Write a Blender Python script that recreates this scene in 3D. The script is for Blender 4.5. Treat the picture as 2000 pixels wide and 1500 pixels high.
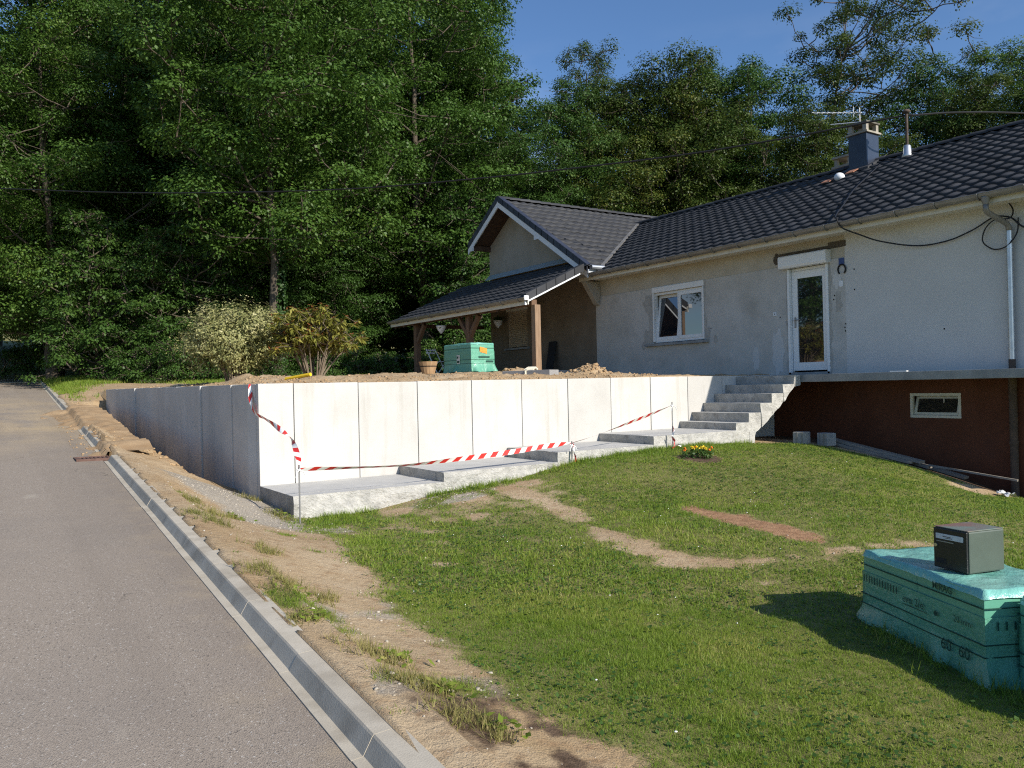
import bpy, bmesh, math, random
import numpy as np
from mathutils import Vector, Matrix
for o in list(bpy.data.objects): bpy.data.objects.remove(o)
SC=bpy.context.scene; COL=SC.collection
random.seed(7); RNG=np.random.default_rng(7)
R=math.radians
# ------------------------------------------------------------------ camera
cam=bpy.data.objects.new('camera',bpy.data.cameras.new('camera')); COL.objects.link(cam)
cam.data.lens=1585.24/2000*36; cam.data.sensor_width=36; cam.data.clip_end=2000; cam.data.clip_start=.05
def cam_matrix(yaw,pitch,roll):
    f=Vector((math.cos(yaw)*math.cos(pitch),math.sin(yaw)*math.cos(pitch),math.sin(pitch)))
    r=Vector((math.sin(yaw),-math.cos(yaw),0)); u=r.cross(f)
    r2=r*math.cos(roll)+u*math.sin(roll); u2=-r*math.sin(roll)+u*math.cos(roll)
    return Matrix((r2,u2,-f)).transposed().to_4x4()
cam.matrix_world=Matrix.Translation((0,0,1.6))@cam_matrix(.98410,.0027,-.0228)
SC.camera=cam
# ------------------------------------------------------------------ sky, sun, exposure
SUND=Vector((.42,-1.72,1.0)).normalized()      # towards the sun
EL=math.asin(SUND.z)
world=bpy.data.worlds.new('World'); SC.world=world; world.use_nodes=True
nt=world.node_tree; bg=nt.nodes['Background']
sky=nt.nodes.new('ShaderNodeTexSky'); sky.sky_type='NISHITA'; sky.sun_disc=False
sky.sun_elevation=EL; sky.sun_rotation=math.atan2(SUND.x,SUND.y); sky.altitude=300; sky.air_density=1.0; sky.dust_density=.7; sky.ozone_density=1.6
bg.inputs[1].default_value=.094
# thin wisps of cloud low over the horizon
tc=nt.nodes.new('ShaderNodeTexCoord'); mp=nt.nodes.new('ShaderNodeMapping'); mp.inputs['Scale'].default_value=(3,3,9); mp.inputs['Location'].default_value=(2.3,.7,.4)
nz=nt.nodes.new('ShaderNodeTexNoise'); nz.inputs['Scale'].default_value=1.6; nz.inputs['Detail'].default_value=7; nz.inputs['Roughness'].default_value=.55
rp=nt.nodes.new('ShaderNodeValToRGB'); rp.color_ramp.elements[0].position=.52; rp.color_ramp.elements[1].position=.78
rp.color_ramp.elements[1].color=(.6,.6,.6,1)
mx=nt.nodes.new('ShaderNodeMixRGB'); mx.inputs[2].default_value=(6.0,6.4,7.2,1)
nt.links.new(tc.outputs['Generated'],mp.inputs[0]); nt.links.new(mp.outputs[0],nz.inputs['Vector']); nt.links.new(nz.outputs[0],rp.inputs[0])
sz=nt.nodes.new('ShaderNodeSeparateXYZ'); nt.links.new(tc.outputs['Generated'],sz.inputs[0]); lw=nt.nodes.new('ShaderNodeMapRange'); lw.inputs[1].default_value=.40; lw.inputs[2].default_value=.22; nt.links.new(sz.outputs[2],lw.inputs[0]); cm_=nt.nodes.new('ShaderNodeMath'); cm_.operation='MULTIPLY'; nt.links.new(lw.outputs[0],cm_.inputs[0]); nt.links.new(rp.outputs[0],cm_.inputs[1]); nt.links.new(cm_.outputs[0],mx.inputs[0]); tn=nt.nodes.new('ShaderNodeMixRGB'); tn.blend_type='MULTIPLY'; tn.inputs[0].default_value=1; tn.inputs[2].default_value=(.80,1.03,1.30,1); nt.links.new(sky.outputs[0],tn.inputs[1]); nt.links.new(tn.outputs[0],mx.inputs[1]); nt.links.new(mx.outputs[0],bg.inputs[0])
sun=bpy.data.objects.new('sun',bpy.data.lights.new('sun','SUN')); COL.objects.link(sun)
sun.data.energy=4.8; sun.data.angle=R(.5); sun.data.color=(1,.93,.82)
sun.rotation_euler=(-SUND).to_track_quat('-Z','Y').to_euler(); sun.location=(10,-20,30)
SC.view_settings.view_transform='Standard'; SC.view_settings.look='None'; SC.view_settings.exposure=.32; SC.view_settings.gamma=1
SC.view_settings.use_curve_mapping=False
SC.render.engine='CYCLES'
SC.cycles.max_bounces=6; SC.cycles.diffuse_bounces=3; SC.cycles.glossy_bounces=3; SC.cycles.transmission_bounces=6; SC.cycles.transparent_max_bounces=8
SC.cycles.caustics_reflective=False; SC.cycles.caustics_refractive=False; SC.cycles.sample_clamp_indirect=4
SC.cycles.use_denoising=False; SC.cycles.filter_width=1.15
# ------------------------------------------------------------------ helpers
ORG={}                                   # world origin of every parent
def tag(o,label=None,cat=None,group=None,kind=None):
    if label: o['label']=label
    if cat: o['category']=cat
    if group: o['group']=group
    if kind: o['kind']=kind
    return o
def thing(name,label,cat,loc=(0,0,0),group=None,parent=None):
    o=bpy.data.objects.new(name,None); COL.objects.link(o); o.empty_display_size=.2
    w=Vector(loc); o.location=w-(ORG[parent] if parent else Vector()); o.parent=parent; ORG[o]=w
    return tag(o,label,cat,group)
def link(name,me,parent=None,loc=None,smooth=False):
    o=bpy.data.objects.new(name,me); COL.objects.link(o)
    w=Vector(loc) if loc is not None else Vector((0,0,0))
    o.parent=parent; o.location=w-(ORG[parent] if parent else Vector()); ORG[o]=w
    if smooth:
        me.polygons.foreach_set('use_smooth',np.ones(len(me.polygons),bool))
    return o
def npmesh(name,V,F,mats=(),midx=None,smooth=False):
    """fast mesh from arrays; F is an (n,k) array or a list of such arrays"""
    V=np.asarray(V,np.float32); Fs=F if isinstance(F,list) else [F]
    me=bpy.data.meshes.new(name); me.vertices.add(len(V)); me.vertices.foreach_set('co',V.ravel())
    lo=np.concatenate([f.ravel() for f in Fs]); n=np.concatenate([np.full(len(f),f.shape[1]) for f in Fs])
    me.loops.add(len(lo)); me.loops.foreach_set('vertex_index',lo.astype(np.int32))
    me.polygons.add(len(n)); st=np.r_[0,np.cumsum(n)[:-1]]
    me.polygons.foreach_set('loop_start',st.astype(np.int32)); me.polygons.foreach_set('loop_total',n.astype(np.int32))
    for m in mats: me.materials.append(m)
    if midx is not None: me.polygons.foreach_set('material_index',np.asarray(midx,np.int32))
    if smooth: me.polygons.foreach_set('use_smooth',np.ones(len(n),bool))
    me.update(calc_edges=True); me.validate(); return me
class MB:
    """collects shapes in world coordinates and links them as one mesh object"""
    def __init__(s): s.v=[]; s.f=[]; s.m=[]; s.mi=0
    def add(s,V,F):
        k=len(s.v); s.v+= [Vector(a) for a in V]
        for f in F: s.f.append([i+k for i in f]); s.m.append(s.mi)
        return s
    def box(s,x0,x1,y0,y1,z0,z1):
        return s.add([(x0,y0,z0),(x1,y0,z0),(x1,y1,z0),(x0,y1,z0),(x0,y0,z1),(x1,y0,z1),(x1,y1,z1),(x0,y1,z1)],
              [(3,2,1,0),(4,5,6,7),(0,1,5,4),(1,2,6,5),(2,3,7,6),(3,0,4,7)])
    def obox(s,o,ax,ay,az):
        o,ax,ay,az=map(Vector,(o,ax,ay,az)); P=[o,o+ax,o+ax+ay,o+ay]; P+= [a+az for a in P]
        return s.add(P,[(3,2,1,0),(4,5,6,7),(0,1,5,4),(1,2,6,5),(2,3,7,6),(3,0,4,7)])
    def bar(s,a,b,w,h=None,up=(0,0,1)):
        a,b=Vector(a),Vector(b); h=h or w; d=(b-a).normalized(); u=Vector(up)
        if abs(d.dot(u))>.98: u=Vector((0,1,0))
        x=d.cross(u).normalized(); y=x.cross(d).normalized()
        return s.obox(a-x*w/2-y*h/2,x*w,y*h,b-a)
    def prism(s,pts,axis,a0,a1):
        """polygon pts in the two other axes, extruded along axis from a0 to a1"""
        n=len(pts); mk={'x':lambda p,a:(a,p[0],p[1]),'y':lambda p,a:(p[0],a,p[1]),'z':lambda p,a:(p[0],p[1],a)}[axis]
        V=[mk(p,a0) for p in pts]+[mk(p,a1) for p in pts]
        return s.add(V,[tuple(range(n))[::-1],tuple(range(n,2*n))]+[(i,(i+1)%n,n+(i+1)%n,n+i) for i in range(n)])
    def tube(s,pts,r,n=8,cap=True):
        pts=[Vector(p) for p in pts]; rs=r if isinstance(r,(list,tuple)) else [r]*len(pts); k=len(s.v); prev=None
        for i,pt in enumerate(pts):
            d=(pts[min(i+1,len(pts)-1)]-pts[max(i-1,0)]).normalized()
            if prev is None:
                u=Vector((0,0,1)) if abs(d.z)<.9 else Vector((1,0,0)); prev=d.cross(u).normalized()
            x=(prev-d*prev.dot(d)).normalized(); prev=x; y=d.cross(x)
            for j in range(n):
                a=2*math.pi*j/n; s.v.append(pt+(x*math.cos(a)+y*math.sin(a))*rs[i])
        for i in range(len(pts)-1):
            for j in range(n):
                s.f.append([k+i*n+j,k+i*n+(j+1)%n,k+(i+1)*n+(j+1)%n,k+(i+1)*n+j]); s.m.append(s.mi)
        if cap:
            s.f.append([k+j for j in range(n)][::-1]); s.m.append(s.mi); s.f.append([k+(len(pts)-1)*n+j for j in range(n)]); s.m.append(s.mi)
        return s
    def lathe(s,c,prof,n=16):
        c=Vector(c); k=len(s.v)
        for r,z in prof:
            for j in range(n):
                a=2*math.pi*j/n; s.v.append(c+Vector((r*math.cos(a),r*math.sin(a),z)))
        for i in range(len(prof)-1):
            for j in range(n): s.f.append([k+i*n+j,k+i*n+(j+1)%n,k+(i+1)*n+(j+1)%n,k+(i+1)*n+j]); s.m.append(s.mi)
        s.f.append([k+j for j in range(n)][::-1]); s.m.append(s.mi); s.f.append([k+(len(prof)-1)*n+j for j in range(n)]); s.m.append(s.mi)
        return s
    def ball(s,c,r,nu=10,nv=6,sq=(1,1,1)):
        c=Vector(c); prof=[(max(1e-3,math.sin(math.pi*i/nv))*r,-math.cos(math.pi*i/nv)*r) for i in range(nv+1)]; k=len(s.v)
        s.lathe((0,0,0),prof,nu)
        for i in range(k,len(s.v)): v=s.v[i]; s.v[i]=c+Vector((v.x*sq[0],v.y*sq[1],v.z*sq[2]))
        return s
    def build(s,name,mats,parent=None,loc=None,smooth=False,bevel=0):
        mats=mats if isinstance(mats,(list,tuple)) else [mats]
        w=Vector(loc) if loc is not None else (ORG[parent] if parent else Vector(s.v[0]) if False else Vector((0,0,0)))
        if parent is None and loc is None:
            lo=Vector((min(v.x for v in s.v),min(v.y for v in s.v),min(v.z for v in s.v))); hi=Vector((max(v.x for v in s.v),max(v.y for v in s.v),0))
            w=Vector(((lo.x+hi.x)/2,(lo.y+hi.y)/2,lo.z))
        me=bpy.data.meshes.new(name); me.from_pydata([v-w for v in s.v],[],s.f)
        for m in mats: me.materials.append(m)
        if len(mats)>1: me.polygons.foreach_set('material_index',s.m)
        if bevel:
            bm=bmesh.new(); bm.from_mesh(me); bmesh.ops.recalc_face_normals(bm,faces=bm.faces)
            ed=[e for e in bm.edges if len(e.link_faces)==2 and e.calc_face_angle(0)>.5]
            bmesh.ops.bevel(bm,geom=ed,offset=bevel,segments=2,affect='EDGES',profile=.6); bm.to_mesh(me); bm.free()
        me.validate(); me.update()
        return link(name,me,parent,w,smooth)
# ------------------------------------------------------------------ materials
def M(name,c1,c2=None,scale=4,detail=6,rough=.85,bump=0,bscale=80,rand=0,spec=.3,metal=0,stretch=(1,1,1),lo=.35,hi=.65,
      c3=None,scale3=1.,lo3=.55,hi3=.7,stretch3=(1,1,1),bdist=.01,trans=0,dis=.6,coat=0):
    m=bpy.data.materials.new(name); m.use_nodes=True; t=m.node_tree; N=t.nodes; L=t.links; b=N['Principled BSDF']
    b.inputs['Roughness'].default_value=rough; b.inputs['Specular IOR Level'].default_value=spec; b.inputs['Metallic'].default_value=metal
    if coat: b.inputs['Coat Weight'].default_value=coat; b.inputs['Coat Roughness'].default_value=.15
    g=N.new('ShaderNodeNewGeometry')
    def noise(sc,st,det):
        mp=N.new('ShaderNodeMapping'); mp.inputs['Scale'].default_value=st; L.new(g.outputs['Position'],mp.inputs[0])
        n=N.new('ShaderNodeTexNoise'); n.inputs['Scale'].default_value=sc; n.inputs['Detail'].default_value=det; n.inputs['Roughness'].default_value=dis
        L.new(mp.outputs[0],n.inputs['Vector']); return n.outputs[0]
    def ramp(s,a,z):
        r=N.new('ShaderNodeMapRange'); r.inputs[1].default_value=a; r.inputs[2].default_value=z; r.clamp=True; L.new(s,r.inputs[0]); return r.outputs[0]
    def mix(f,a,bb):
        x=N.new('ShaderNodeMix'); x.data_type='RGBA'; 
        if hasattr(f,'links'): L.new(f,x.inputs[0])
        else: x.inputs[0].default_value=f
        for s,i in ((a,6),(bb,7)):
            if hasattr(s,'links'): L.new(s,x.inputs[i])
            else: x.inputs[i].default_value=(*s,1)
        return x.outputs[2]
    col=None
    if c2: col=mix(ramp(noise(scale,stretch,detail),lo,hi),c1,c2)
    if c3: col=mix(ramp(noise(scale3,stretch3,5),lo3,hi3),col if col else c1,c3)
    if rand:
        oi=N.new('ShaderNodeObjectInfo'); hs=N.new('ShaderNodeHueSaturation'); r=N.new('ShaderNodeMapRange')
        r.inputs[3].default_value=1-rand; r.inputs[4].default_value=1+rand; L.new(oi.outputs['Random'],r.inputs[0]); L.new(r.outputs[0],hs.inputs['Value'])
        if col: L.new(col,hs.inputs['Color'])
        else: hs.inputs['Color'].default_value=(*c1,1)
        col=hs.outputs[0]
    if col: L.new(col,b.inputs['Base Color'])
    else: b.inputs['Base Color'].default_value=(*c1,1)
    if bump:
        bp=N.new('ShaderNodeBump'); bp.inputs['Strength'].default_value=bump; bp.inputs['Distance'].default_value=bdist
        L.new(noise(bscale,(1,1,1),6),bp.inputs['Height']); L.new(bp.outputs[0],b.inputs['Normal'])
    return m
def leafmat(name,c1,c2,c3=None,tr=.3,patch=.25,rough=.5,f3=.12):
    m=bpy.data.materials.new(name); m.use_nodes=True; t=m.node_tree; N=t.nodes; L=t.links; b=N['Principled BSDF']; out=N['Material Output']
    b.inputs['Roughness'].default_value=rough; b.inputs['Specular IOR Level'].default_value=.35
    g=N.new('ShaderNodeNewGeometry'); r=N.new('ShaderNodeValToRGB'); cr=r.color_ramp
    cr.elements[0].color=(*c1,1); cr.elements[1].color=(*c2,1)
    if c3:
        e=cr.elements.new(1-f3); e.color=(*c2,1); cr.elements[-1].color=(*c3,1); cr.elements[-1].position=1
    n=N.new('ShaderNodeTexNoise'); n.inputs['Scale'].default_value=patch; n.inputs['Detail'].default_value=3; L.new(g.outputs['Position'],n.inputs['Vector'])
    ad=N.new('ShaderNodeMath'); ad.operation='MULTIPLY_ADD'; ad.inputs[1].default_value=.7; L.new(g.outputs['Random Per Island'],ad.inputs[0])
    mm=N.new('ShaderNodeMath'); mm.operation='MULTIPLY_ADD'; mm.inputs[1].default_value=1.4; mm.inputs[2].default_value=-.55; L.new(n.outputs[0],mm.inputs[0]); L.new(mm.outputs[0],ad.inputs[2])
    L.new(ad.outputs[0],r.inputs[0]); L.new(r.outputs[0],b.inputs['Base Color'])
    tn=N.new('ShaderNodeBsdfTranslucent'); L.new(r.outputs[0],tn.inputs[0]); mx=N.new('ShaderNodeMixShader'); mx.inputs[0].default_value=tr
    L.new(b.outputs[0],mx.inputs[1]); L.new(tn.outputs[0],mx.inputs[2]); L.new(mx.outputs[0],out.inputs[0]); return m
MT={}
MT['panel']=M('concrete_panel',(.475,.46,.43),(.55,.535,.505),1.3,8,.85,.15,140,rand=.07,c3=(.37,.35,.30),scale3=2.0,stretch3=(3,3,.22),lo3=.56,hi3=.9,bdist=.004)
MT['rough']=M('rough_concrete',(.36,.352,.33),(.53,.515,.48),7,8,.95,.9,28,c3=(.30,.29,.27),scale3=9,lo3=.6,hi3=.72,bdist=.03)
MT['smoothc']=M('trowelled_concrete',(.42,.415,.395),(.50,.49,.465),2.5,8,.85,.25,60,c3=(.36,.35,.33),scale3=1.6,stretch3=(1,2.5,1),lo3=.6,hi3=.8,bdist=.006)
MT['joint']=M('joint_filler',(.24,.23,.21),rough=.95)
MT['slab']=M('grey_slab',(.22,.225,.225),(.32,.325,.32),3,8,.9,.4,50,c3=(.14,.14,.14),scale3=2.5,stretch3=(1,1,.3),lo3=.6,hi3=.75)
MT['plaster_old']=M('old_plaster',(.45,.435,.40),(.54,.525,.495),1.4,7,.9,.35,90,c3=(.35,.335,.30),scale3=1.1,lo3=.55,hi3=.8,bdist=.006)
MT['plaster_new']=M('smooth_plaster',(.55,.545,.53),(.59,.585,.57),1.1,6,.88,.2,130,bdist=.004)
MT['plaster_bounce_band']=M('bare_plaster_with_bounce',(.43,.385,.305),(.50,.46,.38),2.0,7,.92,.35,80,bdist=.006)  # older bare plaster, with warm bounced light put into its tan
MT['plaster_tan']=M('tan_plaster',(.34,.305,.25),(.39,.355,.30),1.5,7,.92,.35,80,c3=(.24,.21,.165),scale3=1.2,lo3=.58,hi3=.8,bdist=.006)
MT['mortar']=M('grey_mortar',(.345,.33,.30),(.44,.425,.39),8,7,.95,.6,50,bdist=.01)
MT['basement']=M('red_brown_paint',(.105,.036,.018),(.13,.048,.026),2.5,7,.85,.3,90,c3=(.085,.036,.024),scale3=1.5,lo3=.55,hi3=.8)
MT['white']=M('white_pvc',(.78,.78,.77),rough=.35,spec=.5)
MT['cream']=M('cream_paint',(.62,.59,.50),(.68,.65,.57),3,5,.6)
MT['beige_shutter']=M('beige_shutter',(.40,.32,.23),(.44,.36,.27),3,5,.6)
MT['zinc']=M('weathered_zinc',(.20,.188,.168),(.27,.255,.23),4,6,.5,spec=.5,metal=.35)
MT['zincnew']=M('bright_zinc',(.48,.50,.52),(.60,.62,.64),5,6,.35,spec=.6,metal=.75)
MT['lead']=M('pale_flashing',(.34,.42,.47),(.42,.50,.54),5,5,.45,metal=.3,spec=.5)
MT['tile']=M('anthracite_tile',(.036,.038,.043),(.054,.055,.059),3,7,.7,.2,200,rand=.25,spec=.25,c3=(.075,.073,.066),scale3=2,lo3=.62,hi3=.85,bdist=.002)
MT['vergetile']=M('blue_black_tile',(.028,.032,.05),(.04,.045,.062),3,6,.45,.15,150,rand=.15,spec=.5,bdist=.002)
MT['clad']=M('blue_grey_metal',(.034,.044,.068),(.045,.056,.082),4,4,.3,spec=.6,metal=.2)
MT['capc']=M('chimney_cap_concrete',(.28,.255,.205),(.38,.35,.295),6,6,.9,.3,60)
MT['wood']=M('brown_timber',(.12,.07,.042),(.18,.11,.068),6,8,.75,.4,40,stretch=(6,6,.6),rand=.1)
MT['woodlight']=M('weathered_post_timber',(.235,.15,.09),(.34,.235,.155),5,8,.75,.4,40,stretch=(6,6,.5),rand=.08)
MT['darkwood']=M('dark_soffit_boards',(.07,.04,.026),(.105,.06,.038),5,7,.8,stretch=(1,6,1))
MT['plank']=M('grey_plank',(.20,.18,.155),(.30,.27,.23),5,8,.9,.4,60,stretch=(5,1,5),rand=.15)
MT['rust']=M('rusty_pipe',(.07,.055,.045),(.12,.085,.065),9,7,.85,.4,60)
MT['steel']=M('grey_steel_rod',(.28,.28,.28),(.36,.35,.34),20,5,.5,metal=.6,spec=.5)
MT['black']=M('black_rubber',(.012,.012,.013),rough=.5,spec=.4)
MT['glass']=M('dark_window_glass',(.012,.014,.018),rough=.02,spec=.5); MT['glass'].node_tree.nodes['Principled BSDF'].inputs['IOR'].default_value=2.3
MT['dark']=M('dark_interior',(.012,.011,.01),rough=.9)
MT['curtain']=M('pale_curtain',(.5,.52,.55),(.6,.62,.64),20,4,.9,stretch=(1,8,1))
MT['red']=M('tape_red',(.62,.035,.03),rough=.45,spec=.4)
MT['tapewhite']=M('tape_white',(.82,.82,.80),rough=.45,spec=.4)
MT['kerb']=M('kerb_concrete',(.42,.375,.30),(.51,.46,.375),5,8,.9,.5,120,rand=.07,c3=(.31,.27,.21),scale3=3,lo3=.52,hi3=.76,bdist=.004)
MT['iron']=M('rusty_iron_grate',(.12,.07,.055),(.17,.10,.08),14,6,.85,.5,80)
MT['paver']=M('grey_paver',(.26,.255,.255),(.32,.315,.31),20,6,.9,.4,150,rand=.06,bdist=.003)
MT['block']=M('grey_concrete_block',(.27,.27,.265),(.36,.355,.345),8,7,.95,.5,70)
MT['strap']=M('cream_cloth',(.66,.60,.46),(.74,.69,.56),20,4,.85)
MT['barrel']=M('pale_wood_tub',(.30,.185,.10),(.42,.28,.155),6,6,.8,stretch=(6,6,.6))
MT['whitepaint']=M('white_paint',(.74,.76,.78),rough=.5)
MT['redpaint']=M('red_paint',(.40,.03,.02),rough=.5)
MT['terracotta']=M('orange_brown_patch',(.34,.15,.09),(.40,.20,.13),9,5,.9)
MT['yellow']=M('yellow_plastic',(.78,.52,.03),rough=.45)
MT['blueplate']=M('blue_enamel',(.035,.065,.20),rough=.4,spec=.5)
MT['ironblack']=M('black_iron',(.02,.019,.02),rough=.7)
MT['mailblack']=M('black_plastic',(.012,.012,.013),rough=.4,spec=.5)
MT['mailgreen']=M('green_grey_metal',(.062,.082,.064),(.076,.098,.078),5,6,.5,spec=.5,c3=(.17,.10,.065),scale3=2.6,lo3=.68,hi3=.85)
MT['mailtop']=M('rust_stained_top',(.15,.19,.16),(.20,.115,.09),3.2,6,.5,spec=.5,lo=.42,hi=.58)
MT['label']=M('clouded_label',(.55,.57,.62),(.64,.66,.70),30,4,.3,spec=.6)
MT['brass']=M('lock_metal',(.55,.50,.40),rough=.35,metal=.8)
MT['card']=M('green_carton',(.10,.34,.235),(.135,.40,.28),1.6,6,.45,.25,30,spec=.5,c3=(.11,.30,.25),scale3=3,lo3=.6,hi3=.8,coat=.35,bdist=.006)
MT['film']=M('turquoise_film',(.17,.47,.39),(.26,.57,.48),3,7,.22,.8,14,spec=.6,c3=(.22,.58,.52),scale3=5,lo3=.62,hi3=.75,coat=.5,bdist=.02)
MT['print']=M('dark_green_print',(.012,.06,.045),rough=.6)
MT['orange']=M('orange_sticker',(.75,.24,.04),(.82,.34,.06),30,4,.5)
MT['paper']=M('paper_label',(.62,.66,.62),rough=.6)
MT['clearfilm']=M('crumpled_clear_film',(.55,.57,.56),(.8,.8,.8),8,6,.2,.9,20,spec=.7,bdist=.03)
MT['porch_shade_render']=M('porch_shade_render',(.175,.135,.095),(.225,.178,.13),1.6,7,.93,.35,80,c3=(.15,.118,.085),scale3=1.2,lo3=.58,hi3=.8,bdist=.006)  # wing wall plaster with the shade of the porch put into its colour
MT['bark']=M('grey_brown_bark',(.075,.06,.045),(.13,.108,.082),4,8,.95,.8,14,stretch=(4,4,.8),bdist=.03)
MT['twig']=M('pale_twig_bark',(.14,.108,.078),(.21,.17,.125),12,6,.9,.3,60)
MT['oakleaf']=leafmat('oak_leaves',(.042,.096,.014),(.088,.165,.027),(.145,.215,.038),.33,.12)
MT['beechleaf']=leafmat('beech_leaves',(.040,.072,.012),(.082,.122,.022),(.15,.16,.03),.33,.12)
MT['maple']=leafmat('deep_green_leaves',(.036,.085,.015),(.068,.135,.025),(.105,.17,.034),.31,.12)
MT['bushleaf']=leafmat('fresh_green_leaves',(.040,.090,.016),(.075,.145,.026),(.12,.18,.035),.3,.8)
MT['ivy']=leafmat('ivy_leaves',(.025,.07,.014),(.06,.12,.025),None,.25,2)
MT['cream_leaf']=leafmat('cream_variegated_leaves',(.12,.14,.04),(.37,.36,.145),(.58,.54,.29),.25,2.2,.55,.3)
MT['rhodo']=leafmat('olive_rhododendron_leaves',(.11,.13,.022),(.26,.25,.05),(.38,.34,.08),.3,2.5,.45,.3)
MT['rhodored']=leafmat('red_bronze_young_leaves',(.24,.075,.03),(.40,.15,.05),(.5,.24,.08),.3,3,.45,.3)
MT['grass']=leafmat('lawn_grass',(.14,.245,.028),(.29,.375,.052),(.50,.46,.15),.48,.9,.5,.16)
MT['drygrass']=leafmat('dry_grass',(.15,.17,.04),(.30,.27,.09),(.42,.34,.16),.35,.8,.6,.3)
MT['flowerY']=M('yellow_petals',(.85,.62,.03),rough=.6)
MT['flowerO']=M('orange_petals',(.80,.20,.02),rough=.6)
MT['daisy']=M('white_petals',(.75,.75,.70),rough=.6)
# ------------------------------------------------------------------ heights of the land
XC,YC=3.354,11.538          # outer faces of the retaining wall
XF=14.5                     # house facade
def smooth(a,b,x):
    t=np.clip((x-a)/(b-a),0,1); return t*t*(3-2*t)
def vnoise(x,y,s,seed):
    x=np.asarray(x,float)/s; y=np.asarray(y,float)/s
    xi=np.floor(x).astype(np.int64); yi=np.floor(y).astype(np.int64)
    fx=x-xi; fy=y-yi; fx=fx*fx*(3-2*fx); fy=fy*fy*(3-2*fy)
    def h(a,b):
        n=(a*374761393+b*668265263+seed*982451653)&0xffffffff
        n=((n^(n>>13))*1274126177)&0xffffffff
        return ((n^(n>>16))&0xffffff)/float(0xffffff)
    return (h(xi,yi)*(1-fx)+h(xi+1,yi)*fx)*(1-fy)+(h(xi,yi+1)*(1-fx)+h(xi+1,yi+1)*fx)*fy-.5
def fbm(x,y,s,seed,o=4):
    r=0;a=1.
    for i in range(o):
        r=r+a*vnoise(x,y,s/2**i,seed+i); a*=.55
    return r
def kerbx(y): return 1.10+.035*np.asarray(y,float)
def roadz(y): return .05*np.asarray(y,float)
CP=np.array([(3.35,10.1,-.01),(3.2,11.54,.12),(3.3,12.5,.10),(3.3,13.74,.20),(3.3,16,.32),(3.3,19.55,.80),(3.3,23,1.0),(3.3,26.9,1.2),
(2.6,13.5,.52),(2.6,16,.70),(2.6,19,.95),(2.6,23,1.15),(2.7,26.9,1.36),(3.0,30,1.75),(4.5,32,2.0),(3.2,36,2.1),(3.4,44,2.3),(6,44,2.5),
(2.4,10.5,.35),(2.3,8,.26),(2.6,9.3,.14),(2.2,6,.17),(2.2,4.5,.08),(2.2,3,.02),(2,1.5,-.03),(2.2,-1,-.1),
(5.5,10,.13),(6.6,10,.20),(7.3,10,.30),(8.07,10,.40),(9.85,10,.46),(11.6,10,.45),(12.4,10.3,.40),(14.5,11.4,.38),(14.5,10.2,.36),(14.5,8.9,.13),(14.5,8.3,.0),(14.5,7.4,-.24),(14.5,6.66,-.44),(13.4,6.1,-.30),
(13.3,9.6,.36),(12.7,8.4,.25),(12.6,7.4,.12),(12.4,6.4,-.12),(10,8,.30),(8,7.5,.13),(6,7.5,.05),(4.5,7.5,.03),(4,5.5,-.02),(6,5.5,.0),(8.5,5,-.05),(11,5,-.12),
(5,2.6,-.2),(5.5,3.6,-.15),(4.9,4.4,-.13),(3.5,1.8,-.13),(3.2,3.5,-.04),(7,2,-.3),(10,3,-.38),(14,4,-.6),(18,3,-.9),(10,-3,-.7),(4,-3,-.3),(18,-6,-1.3)],float)
KY=np.arange(-4,52,2.5)
CP=np.vstack([CP,np.stack([kerbx(KY)+.32,KY,roadz(KY)+.088],1)])
def _phi(r2): return np.where(r2>1e-9,r2*np.log(np.maximum(r2,1e-9)),0)
def _fit(P):
    n=len(P); K=_phi(((P[:,None,:2]-P[None,:,:2])**2).sum(-1))+np.eye(n)*.02
    A=np.zeros((n+3,n+3)); A[:n,:n]=K; A[:n,n]=1;A[:n,n+1:]=P[:,:2]; A[n:,:n]=A[:n,n:].T
    return np.linalg.solve(A,np.r_[P[:,2],0,0,0])
W_=_fit(CP)
def rbf(x,y):
    sh_=np.broadcast(x,y).shape; x=np.broadcast_to(x,sh_).ravel().astype(float); y=np.broadcast_to(y,sh_).ravel().astype(float); out=np.empty(len(x))
    for i in range(0,len(x),20000):
        a=x[i:i+20000]; b=y[i:i+20000]
        out[i:i+20000]=_phi((a[:,None]-CP[:,0])**2+(b[:,None]-CP[:,1])**2)@W_[:-3]+W_[-3]+W_[-2]*a+W_[-1]*b
    return out.reshape(sh_)
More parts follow.
